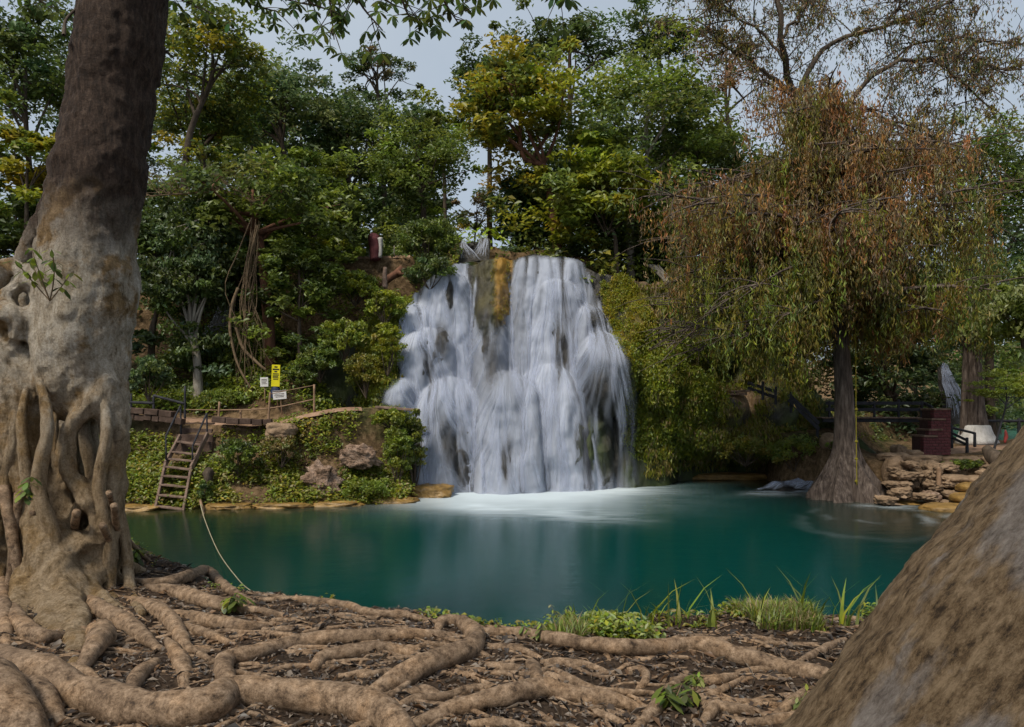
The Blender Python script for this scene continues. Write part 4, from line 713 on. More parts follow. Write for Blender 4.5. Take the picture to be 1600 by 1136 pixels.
for a in [('shrub', 'big rounded dense green bush crowning the slope left of the upper fall', 668, 378, 28.6, 50, 34, ['mid', 'bright', 'dark'], [4, 2, 2], 5200, .15), ('shrub', 'trailing bush overhanging the upper left edge of the falls', 672, 425, 27.6, 38, 26, ['dark', 'mid', 'blue'], [3, 3, 1], 3000, .13),
          ('shrub', 'vivid low bush below the broken log on the slope', 600, 480, 26.2, 34, 26, ['bright', 'lime', 'mid'], [4, 3, 2], 3000, .13), ('shrub', 'yellowish bush above the plank end beside the falls', 605, 545, 25.2, 26, 40, ['lime', 'moss', 'bright'], [3, 3, 3], 3000, .12), ('shrub', 'leafy bush sloping down between the signs and the falls', 540, 530, 25.6, 40, 36, ['bright', 'mid', 'lime'], [4, 3, 2], 3600, .13),
          ('shrub', 'green bush with drooping leaves on the log slope', 555, 450, 27.2, 46, 26, ['bright', 'mid', 'lime'], [4, 3, 2], 3200, .14), ('shrub', 'light bush at the top of the slope left of the pale boulder post', 530, 390, 30, 36, 16, ['bright', 'lime', 'mid'], None, 1800, .14),
          ('shrub', 'feathery fern-leaved bush behind the railing beside the big trunk', 232, 590, 24.2, 34, 34, ['blue', 'mid'], [3, 2], 2600, .13), ('shrub', 'bright bush on the bank corner overhanging the water beside the falls', 610, 655, 23.2, 34, 14, ['bright', 'lime', 'mid'], [3, 2, 2], 2400, .10),
          ('shrub', 'dark fern curtain on the bank corner touching the falling water', 648, 700, 23.6, 16, 62, ['mid', 'dark', 'moss'], [3, 2, 2], 3200, .11),
          ('shrub', 'steep bright green fern curtain down the bank corner beside the falls', 620, 712, 22.8, 24, 50, ['bright', 'mid', 'lime'], [3, 3, 1], 3400, .10), ('shrub', 'low grassy green bush along the waterline left of the falls', 565, 762, 22.0, 52, 14, ['bright', 'mid'], [3, 2], 2400, .10),
          ('shrub', 'full green bush left of the tan fence post', 500, 565, 25.3, 36, 30, ['mid', 'blue', 'bright'], [3, 1, 2], 2600, .13), ('shrub', 'olive moss bush hanging beside the ledge of the falls', 572, 585, 25.2, 34, 34, ['moss', 'olive', 'mid'], [3, 2, 2], 2800, .10),
          ('shrub', 'leafy plant at the water foot of the wooden stairs', 321, 772, 20.8, 13, 22, ['blue', 'mid', 'bright'], None, 900, .12), ('shrub', 'bushy green plants just right of the wooden stairs', 372, 716, 21.6, 36, 30, ['mid', 'bright', 'dark'], None, 2600, .11),
          ('shrub', 'dry twiggy bush in the middle of the bank', 440, 705, 21.8, 34, 24, ['olive', 'mid', 'dry'], None, 1700, .10), ('shrub', 'green bush low in front of the whitish signs', 470, 590, 25.0, 30, 16, ['mid', 'dark', 'bright'], None, 1500, .11),
          ('shrub', 'green bush on the path edge under the vine-wrapped tree', 345, 625, 24.8, 40, 14, ['mid', 'bright'], None, 2000, .10), ('shrub', 'low green bush on the stone wall by the stone steps', 1508, 727, 23, 32, 8, ['mid', 'bright', 'dark'], None, 1400, .09),
          ('shrub', 'rounded mossy hummock overhanging the dark waterline recess', 1165, 705, 27.6, 46, 22, ['moss', 'mid', 'olive'], [3, 3, 2], 2600, .11), ('shrub', 'mossy slope bush between the recess and the swollen trunk', 1240, 710, 26.8, 42, 28, ['mid', 'moss', 'bright'], [3, 2, 2], 2600, .11),
          ('shrub', 'small green tuft at the foot of the swollen trunk', 1300, 697, 25.5, 12, 8, ['bright', 'mid'], None, 500, .09)]: mound(*a)

# ------------------------------------------------------------------ the big fig tree and its roots
FIG = empty('fig_tree', ground_hit(110, 930), 'huge buttressed fig tree with dark upper trunk, pale lower bark and sprawling roots', 'tree')
FD = 6.6
def remeshed(o, vox, it=6, disp=((.5, .05), (.14, .02))):
    m = o.modifiers.new('remesh', 'REMESH'); m.mode = 'VOXEL'; m.voxel_size = vox; m.use_smooth_shade = True
    m = o.modifiers.new('smooth', 'SMOOTH'); m.factor = .6; m.iterations = it
    for sc, st in disp:
        tx = bpy.data.textures.new('clouds', 'CLOUDS'); tx.noise_scale = abs(sc); tx.noise_depth = 4; tx.noise_type = 'HARD_NOISE' if sc < 0 else 'SOFT_NOISE'; d = o.modifiers.new('displace', 'DISPLACE'); d.texture = tx; d.strength = st; d.mid_level = .5; d.texture_coords = 'LOCAL'
    return o
mb = MB()
def ft(pl, d=FD, n=26, rough=.10, sides=22):
    pts = [P(a, b, d+(c[1] if len(c) > 1 else 0)) for a, b, *c in pl]; mb.tube(pts, [c[0]*d/F for a, b, *c in pl], sides, n, rough, len(pl)+pl[0][0])
ft([(203, -140, 62), (196, 0, 62), (176, 150, 64), (158, 270, 68), (142, 360, 68), (133, 450, 72), (127, 540, 66), (120, 600, 58), (118, 645, 44, .1)], n=50, sides=40)
ft([(122, 225, 22, .35), (92, 300, 22, .45), (58, 372, 22, .55), (30, 440, 26, .6), (20, 540, 34, .5)])
ft([(-45, 455, 36, -.1), (-22, 520, 44, -.1), (12, 600, 50, -.15), (34, 690, 40, -.2), (50, 770, 30, -.3), (68, 830, 31, -.4), (88, 900, 32, -.55), (112, 955, 33, -.7), (140, 990, 30, -.85)])
ft([(-15, 440, 22, -.1), (10, 420, 12, -.15), (32, 420, 12, -.2), (36, 440, 11, -.2), (18, 455, 13, -.2), (5, 500, 24, -.1)]); ft([(-10, 485, 24, -.25), (16, 490, 20, -.3), (30, 505, 13, -.3), (24, 530, 12, -.28)])
ft([(150, 520, 46), (168, 600, 30, -.05), (176, 670, 24, -.1), (172, 740, 25, -.1), (166, 810, 25, -.15), (158, 870, 28, -.2), (150, 910, 26, -.25)])
ft([(172, 590, 22, -.12), (150, 625, 18, -.2), (122, 650, 16, -.25), (105, 690, 15, -.3), (108, 735, 15, -.3), (128, 770, 14, -.3), (150, 800, 14, -.3), (160, 850, 16, -.3)])
ft([(105, 730, 16, -.2), (96, 780, 18, -.2), (104, 830, 14, -.25), (138, 855, 12, -.4)]); ft([(140, 770, 10, -.25), (120, 800, 9, -.25), (100, 850, 10, -.3)])
ft([(-30, 640, 50, -.1), (-25, 780, 34, -.1), (-15, 900, 30, -.2), (-20, 1000, 30, -.6)]); ft([(-10, 620, 30, -.25), (-5, 700, 26, -.35), (20, 720, 20, -.35), (45, 690, 18, -.3)])
ft([(118, 650, 40, .9), (112, 760, 36, 1.3), (105, 900, 40, 1.2)], rough=.2)
ft([(150, 870, 20, -.2), (178, 900, 14, -.1), (215, 918, 11, 0), (262, 925, 6, -.1)]); ft([(120, 870, 20, -.2), (150, 930, 17, -.5), (195, 970, 13, -.95), (245, 1003, 7, -1.4)]); ft([(95, 890, 26, -.4), (110, 960, 22, -.95), (120, 1010, 17, -1.55), (112, 1062, 9, -2.15)])
ft([(40, 870, 18, -.4), (30, 950, 15, -.95), (18, 1010, 13, -1.55), (-10, 1060, 10, -2.15)]); ft([(60, 870, 18, -.4), (68, 950, 14, -.95), (84, 1003, 9, -1.5)]); ft([(165, 840, 20, -.2), (190, 880, 14, .1), (225, 893, 9, .4)])
trunk = remeshed(mb.build('trunk', M['fig'], FIG, True), .028, 1, ((.5, .08), (-.26, .06), (.12, .035), (-.06, .014)))
for x0, dx, x1, dd, r_ in ((14, 8, 24, -.40, 9), (40, -6, 46, -.42, 8), (66, 8, 98, -.50, 10), (90, -6, 84, -.2, 8), (104, 10, 128, -.05, 9), (140, -9, 130, -.02, 10), (160, 7, 172, -.28, 9), (184, 3, 204, -.12, 8), (122, -12, 104, .25, 9), (134, 12, 152, .3, 8), (112, 5, 116, .1, 7), (150, -6, 150, .15, 9)):
    m = MB(); e = ground_hit(x1, 925); pl = [(x0-dx*.5, 590, FD+dd+.16), (x0+dx, 670, FD+dd), (x0-dx*.7, 760, FD+dd-.02), ((x0+x1)/2+dx*.6, 850, FD+dd), (x1, 925, min(FD+dd, e[1]+.1)), (x1+(x1-x0)*.6+6, 960, ground_hit(x1, 960)[1])]
    m.tube([P(*q_) for q_ in pl], np.array([.5, .9, 1, 1.05, 1.1, .7])*r_*FD/F, 12, 40, .2, x0); m.build('root', M['fig'], FIG, True)
def root(pl, mult=.82, name='root', rough=.17, parent=FIG, lift=.55):
    pts, rr = [], []
    for a, b, r in pl:
        g = ground_hit(a, b+r*.5); rad = r*g[1]/F*mult; pts.append(g+[0, 0, rad*lift]); rr.append(rad)
    pts = np.array(pts); rr = np.array(rr); rr[0] *= .72; rr[-1] *= .6; pts[-1, 2] -= rr[-1]*1.1; pts[0, 2] -= rr[0]*.5
    # keep a root from jumping in depth between neighbouring points
    m = MB(); n = max(24, 12*len(pl)); m.tube(pts, rr, 16, n, rough, pl[0][0]+pl[0][1]); o = m.build(name, M['root'], parent, True)
    return o
ROOTS = [
 [(-30, 1010, 40), (55, 1050, 37), (130, 1082, 36), (230, 1106, 36), (320, 1104, 38), (362, 1085, 36), (450, 1085, 32), (540, 1095, 31), (600, 1115, 30), (650, 1150, 30)],
 [(548, 1098, 18), (620, 1062, 22), (680, 1033, 23), (735, 1013, 21), (742, 988, 18), (716, 972, 14), (692, 970, 12), (682, 988, 10)],
 [(368, 1088, 18), (350, 1035, 19), (400, 1021, 17), (480, 1001, 16), (560, 994, 15), (640, 991, 13), (722, 990, 11)], [(490, 1040, 15), (510, 1025, 15), (560, 1016, 15), (620, 1016, 13), (682, 1031, 8)],
 [(640, 1132, 18), (720, 1105, 20), (790, 1085, 20), (850, 1075, 21), (900, 1085, 18), (960, 1095, 15), (1016, 1107, 12)], [(848, 1075, 14), (833, 1042, 13), (826, 1028, 12)],
 [(742, 984, 11), (820, 990, 12), (880, 1000, 14), (960, 1010, 16), (1040, 1012, 17), (1100, 1008, 18), (1160, 1025, 18), (1220, 1042, 17), (1290, 1056, 16), (1370, 1075, 15)],
 [(138, 985, 30), (158, 990, 26), (145, 1015, 20), (118, 1045, 17)], [(135, 930, 10), (155, 950, 16), (200, 975, 18), (252, 1010, 13)], [(98, 893, 12), (125, 915, 15), (162, 940, 12)], [(130, 918, 8), (165, 906, 11), (200, 902, 8)],
 [(195, 905, 7), (250, 910, 10), (297, 899, 12), (324, 892, 10), (351, 915, 9), (398, 939, 8)], [(228, 914, 10), (280, 925, 15), (337, 942, 14), (422, 959, 9), (475, 963, 6)], [(258, 952, 12), (320, 969, 14), (371, 977, 13), (425, 976, 8)],
 [(205, 935, 13), (250, 955, 17), (277, 982, 15), (293, 1013, 11), (330, 1016, 7)], [(278, 972, 8), (320, 989, 10), (375, 1007, 8)], [(258, 994, 7), (272, 1015, 12), (284, 1038, 17), (290, 1068, 15)], [(244, 1030, 13), (216, 1057, 17), (196, 1084, 21)],
 [(84, 1040, 9), (128, 1047, 11), (170, 1075, 9)], [(10, 925, 14), (27, 969, 17), (61, 993, 17), (100, 985, 14)], [(-5, 860, 15), (6, 950, 14), (10, 1020, 14)], [(6, 815, 7), (20, 874, 8), (36, 928, 7)], [(74, 800, 9), (111, 837, 12), (140, 853, 11)],
 [(-60, 1040, 60), (-5, 1100, 62), (55, 1160, 50)], [(15, 1025, 26), (58, 1080, 26), (98, 1130, 22)], [(405, 935, 7), (472, 937, 8), (540, 946, 9), (578, 957, 9), (640, 963, 8), (690, 970, 9)], [(545, 970, 6), (580, 966, 6), (612, 969, 5)],
 [(757, 1009, 8), (806, 1013, 9), (846, 1025, 7)], [(748, 1034, 8), (797, 1044, 11), (824, 1040, 10)], [(845, 1034, 9), (875, 1035, 10), (922, 1041, 8), (971, 1058, 6)], [(852, 1036, 8), (890, 1060, 9), (931, 1079, 9), (1000, 1083, 8)], [(946, 1018, 8), (963, 1048, 6)],
 [(980, 1045, 7), (1003, 1046, 8), (1009, 1062, 9), (993, 1078, 8)], [(895, 1068, 6), (944, 1079, 8), (1033, 1079, 9)], [(1073, 1050, 11), (1050, 1076, 13), (1025, 1107, 15), (985, 1140, 15)], [(1082, 1070, 9), (1119, 1063, 11), (1152, 1054, 9)], [(1085, 1092, 7), (1125, 1079, 8), (1162, 1055, 8)],
 [(1066, 1090, 9), (1119, 1104, 11), (1166, 1110, 11), (1216, 1120, 9)], [(1098, 1126, 12), (1120, 1105, 13), (1145, 1104, 9)], [(1261, 1074, 9), (1237, 1097, 12), (1210, 1115, 11)], [(1129, 1118, 8), (1175, 1130, 10), (1228, 1122, 11), (1280, 1108, 9)], [(914, 1099, 6), (947, 1113, 7), (1006, 1120, 7)],
 [(1321, 996, 7), (1284, 1016, 9), (1240, 1034, 8)], [(1207, 993, 6), (1186, 1014, 8)], [(1242, 1006, 5), (1194, 1022, 6)], [(980, 969, 6), (991, 984, 8), (999, 1002, 6)], [(1290, 969, 5), (1337, 968, 7), (1372, 986, 6)], [(1340, 987, 5), (1400, 1001, 7)], [(730, 1129, 9), (781, 1130, 11), (850, 1138, 9)], [(833, 1106, 5), (850, 1120, 6), (878, 1135, 6)],
 [(378, 986, 5), (430, 990, 6), (508, 996, 5)], [(360, 995, 5), (440, 984, 5), (520, 980, 4)], [(445, 1000, 4), (490, 985, 5), (545, 975, 4)], [(640, 1075, 8), (665, 1080, 12), (700, 1090, 10)], [(770, 1075, 6), (730, 1078, 9), (700, 1092, 7)], [(660, 1048, 7), (600, 1090, 9), (560, 1060, 7)]]
for k in range(30):
    x0, y0 = rng.uniform(230, 1180), rng.uniform(985, 1125); an = rng.normal(.02, .16); l_ = rng.uniform(70, 210); r_ = rng.uniform(4.5, 9.5)*(.55+(y0-960)/240); pl = []
    for j in range(5): pl.append((x0+l_*j/4, y0+math.sin(an)*l_*j/4+rng.normal(0, 5), r_*(1-.12*j)))
    ROOTS.append(pl if k % 2 else pl[::-1])
for r in ROOTS: root(r)
# hanging air roots at the picture edge
for pl in [[(4, 760, 9), (18, 830, 9), (30, 900, 8), (40, 935, 8)], [(30, 770, 7), (24, 840, 7), (14, 930, 8)], [(52, 800, 6), (50, 860, 6), (48, 905, 6)], [(120, 800, 7), (112, 850, 7), (100, 890, 7)], [(178, 790, 6), (186, 840, 6), (205, 890, 6)], [(160, 820, 6), (176, 860, 6), (180, 905, 6)], [(170, 770, 5), (190, 830, 5), (235, 880, 5)], [(90, 850, 6), (105, 895, 7), (128, 930, 7)]]:
    m = MB(); e = ground_hit(pl[-1][0], pl[-1][1]); ds = np.linspace(FD-.5, e[1], len(pl)); m.tube([P(a, b, d_) for (a, b, c), d_ in zip(pl, ds)], [c*5.6/F for a, b, c in pl], 9, 16, .12); m.build('root', M['root'], FIG, True)
# overhanging fig twigs with whorled leaves
def whorl(c, n, s, down=.6):
    an = rng.uniform(0, 6.28)+np.arange(n)*6.28/n; ax = np.stack([np.cos(an), np.sin(an), rng.uniform(-1.0, .1, n)*down-.15], -1); ax /= np.linalg.norm(ax, axis=1)[:, None]; s = s*rng.uniform(.7, 1.2, n)[:, None]
    sd_ = np.cross(ax, [0, 0, 1]); sd_ /= np.linalg.norm(sd_, axis=1)[:, None]; nn = np.cross(sd_, ax); V = []
    for t, wd in ((0, .0), (.35, .16), (.7, .2), (1, 0)): V += [c+ax*s*t+sd_*s*wd-nn*s*.25*t*t, c+ax*s*t-sd_*s*wd-nn*s*.25*t*t]
    V = np.stack(V, 1).reshape(-1, 3); b = np.arange(n)[:, None]*8; return V, np.vstack([b+[0, 2, 3, 1], b+[2, 4, 5, 3], b+[4, 6, 7, 5]])
TW = [([(500, -70), (515, 0), (522, 62)], 6.4), ([(540, -70), (560, 0), (598, 48)], 6.2), ([(600, -70), (625, -10), (640, 25), (668, 40)], 6.5), ([(650, -80), (690, -5), (716, 36)], 6.3), ([(560, -60), (590, -10), (620, 10)], 6.8), ([(690, -80), (720, -20), (745, 2)], 6.6), ([(850, -80), (875, -20), (893, 4)], 6.4), ([(470, -60), (480, 0), (540, 22)], 6.9),
      ([(240, -60), (270, -10), (330, 20)], 7.4), ([(260, 80), (272, 92)], 7.0), ([(330, -50), (380, 0), (440, 20)], 7.6), ([(400, -60), (430, -10), (490, 10)], 7.4), ([(100, 55), (104, 30), (128, 5), (150, -20)], 6.2), ([(20, -60), (50, -10), (80, 12)], 7.5)]
mb = MB(); LV, LQ, LC, nb = [], [], [], 0
for pl, d in TW:
    mb = MB(); b = spline([P(x, y, d+.1*i) for i, (x, y) in enumerate(pl)], 14); mb.tube(b, np.linspace(.018, .006, 14), 5, cap=False)
    for j in range(4, 14):
        for _ in range((1 if j % 3 else 2) if len(pl) > 2 and pl[0][0] != 100 else 0):
            c = b[j]+rng.normal(0, .13, 3)*[1, 1.2, .8]; mb.tube(branch_pts(b[j-1], c, 0, .1, 4), np.linspace(.006, .003, 4), 4, cap=False)
            V, Q = whorl(c, rng.integers(5, 8), .115); LV.append(V); LQ.append(Q+nb); nb += len(V); LC.append(np.repeat(tint(len(V)//8, ['dark', 'mid', 'blue'], [4, 2, 1]), 8, axis=0))
    mb.build('branch', M['bark'], FIG, True)
mk('crown', np.vstack(LV), np.vstack(LQ), M['leaf'], FIG, True, np.vstack(LC))
def spray(name, label, spots, size, cols, cat='plant', wts=None):
    """small leafy plants: stems with a few broad leaves; spots are world points"""
    for (c, n, h), lab in zip(spots, label):
        o = empty(name, c, lab, cat); m = MB(); LV, LQ, nb = [], [], 0
        for k in range(n):
            e = c+np.array([rng.normal(0, .35*h), rng.normal(0, .3*h), h*rng.uniform(.5, 1.1)]); b = branch_pts(c, e, .1, .12, 5); m.tube(b, np.linspace(.006, .003, 5), 4, cap=False)
            for p in (b[2], b[3], b[4]): V, Q = whorl(p, 3, size); LV.append(V); LQ.append(Q+nb); nb += len(V)
        m.build('stems', M['vine'], o, True); V = np.vstack(LV); mk('leaves', V, np.vstack(LQ), M['leaf'], o, True, np.repeat(tint(len(V)//8, cols, wts), 8, axis=0))
G = ground_hit
spray('plant', ['broad-leaved plant sprouting from the trunk fork above the knotted bark', 'leafy plant among the air roots low on the big trunk', 'broad-leaved plants at the waterside foot of the big trunk', 'yellow-green seedlings between the buttress roots', 'small plant on the bank edge by the rope', 'green seedling cluster over the thick bottom root'],
      [(P(78, 470, 5.9), 6, .45), (P(32, 790, 5.7), 3, .25), (G(205, 885), 7, .22), (G(118, 868), 5, .16), (G(360, 955), 6, .18), (G(1050, 1105), 7, .14)], .11, ['mid', 'bright', 'dark'])
spray('plant', ['light green plant with stacked leaves on the grassy bank edge', 'leafy sprig beside the fork of the long pale root', 'pale green weed near the leaning trunk', 'seedlings by the long root in the middle', 'weed tuft by the looped little root'],
      [(G(880, 975), 7, .26), (G(835, 1000), 5, .14), (G(1260, 1120), 6, .16), (G(990, 1005), 5, .10), (G(1085, 1075), 5, .10)], .07, ['bright', 'mid', 'pale'])
# leaning trunk
RT = empty('leaning_trunk', P(1500, 1330, 3.0), 'thick leaning bare trunk with flaking grey bark across the picture corner', 'tree')
m = MB(); dirn = np.array([.606, -.795]); nrm = np.array([.795, .606]); pts, rr = [], []
for s, r in ((-330, 272), (-160, 266), (0, 262), (200, 256), (420, 250), (640, 246), (900, 240)):
    e = np.array([1430, 913.])+dirn*s*1.0; c = e+nrm*r; pts.append(P(c[0], c[1], 2.75+max(0, s)*.0004)); rr.append(r*2.75/F*.985)
m.tube(pts, rr, 64, 90, .03, 3); remeshed(m.build('trunk', M['lean_bark'], RT, True), .026, 1, ((.35, .06), (-.16, .03), (-.045, .012)))

# ------------------------------------------------------------------ bank litter, grass
def litter(name, n, leaf, cols, label, asp=.45, xr=(-5.6, 4.2), yr=(2.9, 9.2)):
    x = rng.uniform(*xr, n); y = yr[0]+(yr[1]-yr[0])*rng.uniform(0, 1, n)**1.5; k = sdist(x, y) > .12; x, y = x[k], y[k]; C = np.stack([x, y, znear(x, y)+.012], -1)
    o = foliage(name, C, leaf, cols(len(C)), None, asp, .75); return tag(o, label, 'litter', kind='stuff')
def litcol(n): b = np.array([(.10, .07, .05), (.18, .135, .10), (.05, .036, .028), (.26, .21, .165), (.20, .115, .06), (.075, .06, .05)]); return np.clip(b[rng.integers(0, 6, n)]*rng.uniform(.6, 1.3, (n, 1)), 0, .6)
litter('leaf_litter', 34000, .036, litcol, 'dry brown leaf litter and wood chips strewn between the roots')
litter('leaf_litter', 2200, .085, litcol, 'larger curled dead leaves lying on the soil', .5)
litter('twig_litter', 6000, .12, litcol, 'thin dry twigs and root fibres on the soil', .06)
mb = MB()
for k in range(240):
    x = rng.uniform(-4.8, 3.8); y = rng.uniform(3.0, 7.5)
    if float(sdist(x, y)) < .2: continue
    p = np.array([x, y, 0.]); an = rng.uniform(-.5, .5)+(3.14 if rng.uniform() < .5 else 0); q = []
    for j in range(7): p = p+np.array([math.cos(an), math.sin(an)*.6, 0])*rng.uniform(.04, .12); an += rng.normal(0, .35); q.append([p[0], p[1], float(znear(p[0], p[1]))+rng.uniform(-.004, .014)])
    mb.tube(q, np.linspace(1, .4, 7)*rng.uniform(.004, .014), 6, cap=False)
for k in range(330):
    x = rng.uniform(-4.4, 3.4); y = rng.uniform(3.0, 6.6)
    if float(sdist(x, y)) < .35: continue
    p = np.array([x, y, 0.]); an = rng.normal(-.1, .45)+(3.14 if rng.uniform() < .5 else 0); q = []; r0 = rng.uniform(.008, .03)
    for j in range(9): p = p+np.array([math.cos(an), math.sin(an)*.7, 0])*rng.uniform(.08, .17); an += rng.normal(0, .28); q.append([p[0], p[1], float(znear(p[0], p[1]))+r0*.4*math.sin(j*1.1+k)-(r0 if j in (0, 8) else 0)])
    if min(float(sdist(a_[0], a_[1])) for a_ in q) > .1: mb.tube(q, np.linspace(1, .45, 9)*r0, 6, 16, .15, k, cap=False)
tag(mb.build('rootlets', M['root'], None, True), 'thin surface rootlets threading the bank soil', 'rootlets', kind='stuff')
mb = MB()
for k in range(200):
    x = rng.uniform(-5.2, 3.6); y = rng.uniform(3, 8.5)
    if float(sdist(x, y)) < .2: continue
    r = rng.uniform(.006, .022); v = rng.normal(0, 1, (8, 3)); g = np.array([(a, b, c) for a in (-1, 1) for b in (-1, 1) for c in (-1, 1)], float)*.6+v*.12
    mb.add(np.array([x, y, float(znear(x, y))+r*.4])+g*r, [[0, 1, 3, 2], [4, 6, 7, 5], [0, 4, 5, 1], [2, 3, 7, 6], [0, 2, 6, 4], [1, 5, 7, 3]])
tag(mb.build('pebbles', M['stone'], None), 'small pale pebbles scattered on the bank soil', 'pebbles', kind='stuff')
def blades(n, base, h, wd, bend):
    an = rng.uniform(0, 6.28, n); d = np.stack([np.cos(an), np.sin(an), np.zeros(n)], -1); s = np.stack([-np.sin(an), np.cos(an), np.zeros(n)], -1); V = []
    for t in (0, .35, .7, 1): V += [base+d*(bend*h*t*t)[:, None]+np.array([0, 0, 1.])*(h*t*(1-.35*bend*t))[:, None]+s*(wd*(1-t**1.6)*sg)[:, None] for sg in (-1, 1)]
    b = np.arange(n)[:, None]*8; return np.stack(V, 1).reshape(-1, 3), np.vstack([b+[0, 1, 3, 2], b+[2, 3, 5, 4], b+[4, 5, 7, 6]])
x = rng.uniform(.3, 4.4, 46000); y = rng.uniform(4.8, 6.8, 46000); s = sdist(x, y); k = (s > .02) & (s < .9) & (vnoise(x*2.2, y*2.2, 5)+.9*np.exp(-((x-2.2)/1.3)**2)-.5*s > .15); x, y = x[k][:7000], y[k][:7000]; n = len(x)
V, Q = blades(n, np.stack([x, y, znear(x, y)], -1), rng.uniform(.05, .22, n), rng.uniform(.003, .008, n), rng.uniform(.2, 1.2, n))
tag(mk('grass', V, Q, M['leaf'], None, True, np.repeat(tint(n, ['bright', 'mid', 'dry', 'pale'], [4, 3, 3, 1]), 8, axis=0)), 'short green and dry grass along the bank edge', 'grass', kind='stuff')
tall = np.array([G(a, 985)+[rng.normal(0, .03), .12, -.05] for a in (890, 905, 930, 950, 975, 1015, 1020, 1035, 1060, 1070, 1100, 1130, 1190, 1200, 1235, 1262, 1275, 1290, 1310, 1328, 1340, 1352, 1375) for _ in (0, 1, 2)]); n = len(tall)
V, Q = blades(n, tall+rng.normal(0, .04, (n, 3))*[1, 1, 0], rng.uniform(.22, .62, n), rng.uniform(.008, .020, n), rng.uniform(.15, .9, n))
tag(mk('tall_grass', V, Q, M['leaf'], None, True, np.repeat(tint(n, ['lime', 'bright', 'mid'], [2, 4, 2]), 8, axis=0)), 'taller wide grass blades rising over the water at the bank edge', 'grass', kind='stuff')
x = rng.uniform(-5.2, 4.2, 9000); y = rng.uniform(4.0, 9.8, 9000); s = sdist(x, y); k = (s > .06) & (s < .55) & (vnoise(x*1.7, y*1.7, 9) > .05); C = np.stack([x, y, znear(x, y)+.03], -1)[k]; L_, ki = clumps(C, .07, 6, .6)
tag(foliage('bank_weeds', L_, .05, tint(len(L_), ['mid', 'bright', 'olive', 'moss'], [3, 3, 2, 2])), 'small weeds and moss along the near water edge', 'weeds', kind='stuff')

x = rng.uniform(.3, 4.3, 6000); y = rng.uniform(5.0, 6.9, 6000); s = sdist(x, y); k = np.nonzero((s > .0) & (s < .85) & (vnoise(x*2.4, y*2.4, 3)-.4*s > -.1))[0][:750]; C = np.stack([x, y, znear(x, y)+.06], -1)[k]; L_, ki = clumps(C, .09, 9, 1.0)
tag(foliage('bank_weeds', L_, .06, tint(len(L_), ['bright', 'lime', 'mid', 'pale'], [4, 2, 3, 2])), 'leafy bright weeds mixed into the grassy near bank', 'weeds', kind='stuff')
# ------------------------------------------------------------------ path, wall, stairs, railings, signs
def ribbon(name, cl, wd, mt, lift=.03, n=60):
    c = spline(cl, n); tg = np.gradient(c, axis=0); s = np.stack([tg[:, 1], -tg[:, 0], tg[:, 0]*0], -1); s /= np.linalg.norm(s, axis=1)[:, None]; u = np.linspace(-1, 1, 7)
    V = c[:, None]+s[:, None]*u[None, :, None]*wd/2; V[..., 2] += lift+.03*fbm(V[..., 0]*2, V[..., 1]*2, 1, 2); V[:, [0, -1], 2] -= .12
    return tag(mk(name, V, grid_faces(n, 7), mt), kind='structure')
ribbon('path', [P(120, 652, 23.6), P(230, 652, 23.6), P(300, 655, 23.7), P(370, 660, 23.5), P(430, 660, 23.4), P(480, 648, 23.5), P(530, 638, 23.8), P(560, 637, 24.1)], 1.1, M['path'])
ribbon('river_path', [P(1700, 694, 29), P(1600, 697, 29), P(1520, 701, 28), P(1440, 709, 26.5), P(1395, 714, 25.2)], 2.2, M['path'], .05)
ribbon('slope_path', [P(470, 405, 31), P(530, 403, 31), P(590, 402, 31), P(640, 400, 31.4)], .5, M['path'], .0)
# retaining wall of single blocks below the path
WALL = empty('retaining_wall', P(330, 690, 22.6), 'low dark masonry wall holding up the path above the bank', 'wall')
cl = spline([P(185, 650, 22.7), P(240, 654, 22.7), P(290, 660, 22.7)], 60).tolist()+spline([P(335, 666, 22.7), P(370, 669, 22.6), P(400, 670, 22.6), P(425, 668, 22.7)], 60).tolist(); cl = np.array(cl)
blk = None
for row in range(1, 3):
    i = 0; acc = 0
    while i < len(cl)-4:
        st = rng.integers(6, 10) if row < 2 else 12; j = min(i+st, len(cl)-1); a, b = cl[i].copy(), cl[j].copy()
        if np.linalg.norm(b-a) < 1.6 and not (i < 60 <= j) and not (row == 1 and i >= 60):
            a[2] -= (1.5-row)*.21-.12; b[2] -= (1.5-row)*.21-.12; g = (b-a)*.02; m = MB().beam(a+g, b-g, .34+.05*(row == 2), .19); m.V[0] += rng.normal(0, .012, 3); m.build('coping' if row == 2 else 'block', M['concrete'], WALL)
        i = j
# wooden stairs
STR = empty('wooden_stairs', P(265, 797, 20.5), 'steep weathered wooden stairs climbing from the water to the path', 'stairs')
Lp = [P(242, 800, 20.4), P(259, 724, 21.4), P(282, 681, 22.3)]; Rp = [P(286, 802, 20.4), P(299, 731, 21.4), P(325, 677, 22.3)]
for pp in (Lp, Rp):
    for a, b in ((pp[0], pp[1]), (pp[1], pp[2])): MB().beam(a, b, .07, .17).build('stringer', M['wood'], STR)
def along(pp, py_):
    for a, b in ((pp[0], pp[1]), (pp[1], pp[2])):
        pa, pb = HY-(a[2]-CZ)*F/a[1], HY-(b[2]-CZ)*F/b[1]
        if pb <= py_ <= pa: return a+(b-a)*(pa-py_)/(pa-pb)
    return pp[2]
for yl, yr_ in ((690, 696), (706, 711), (717, 721), (729, 734), (744, 747), (758, 762), (774, 778), (791, 796)):
    a, b = along(Lp, yl), along(Rp, yr_); MB().beam(a, b, .24, .05).build('tread', M['wood'], STR)
for q0, q1 in ((P(282, 634, 22.6), P(259, 682, 21.4)), (P(323, 646, 22.6), P(301, 697, 21.5))): MB().tube([q0, q1], [.03, .03], 8).build('handrail', M['wood_dark'], STR, True)
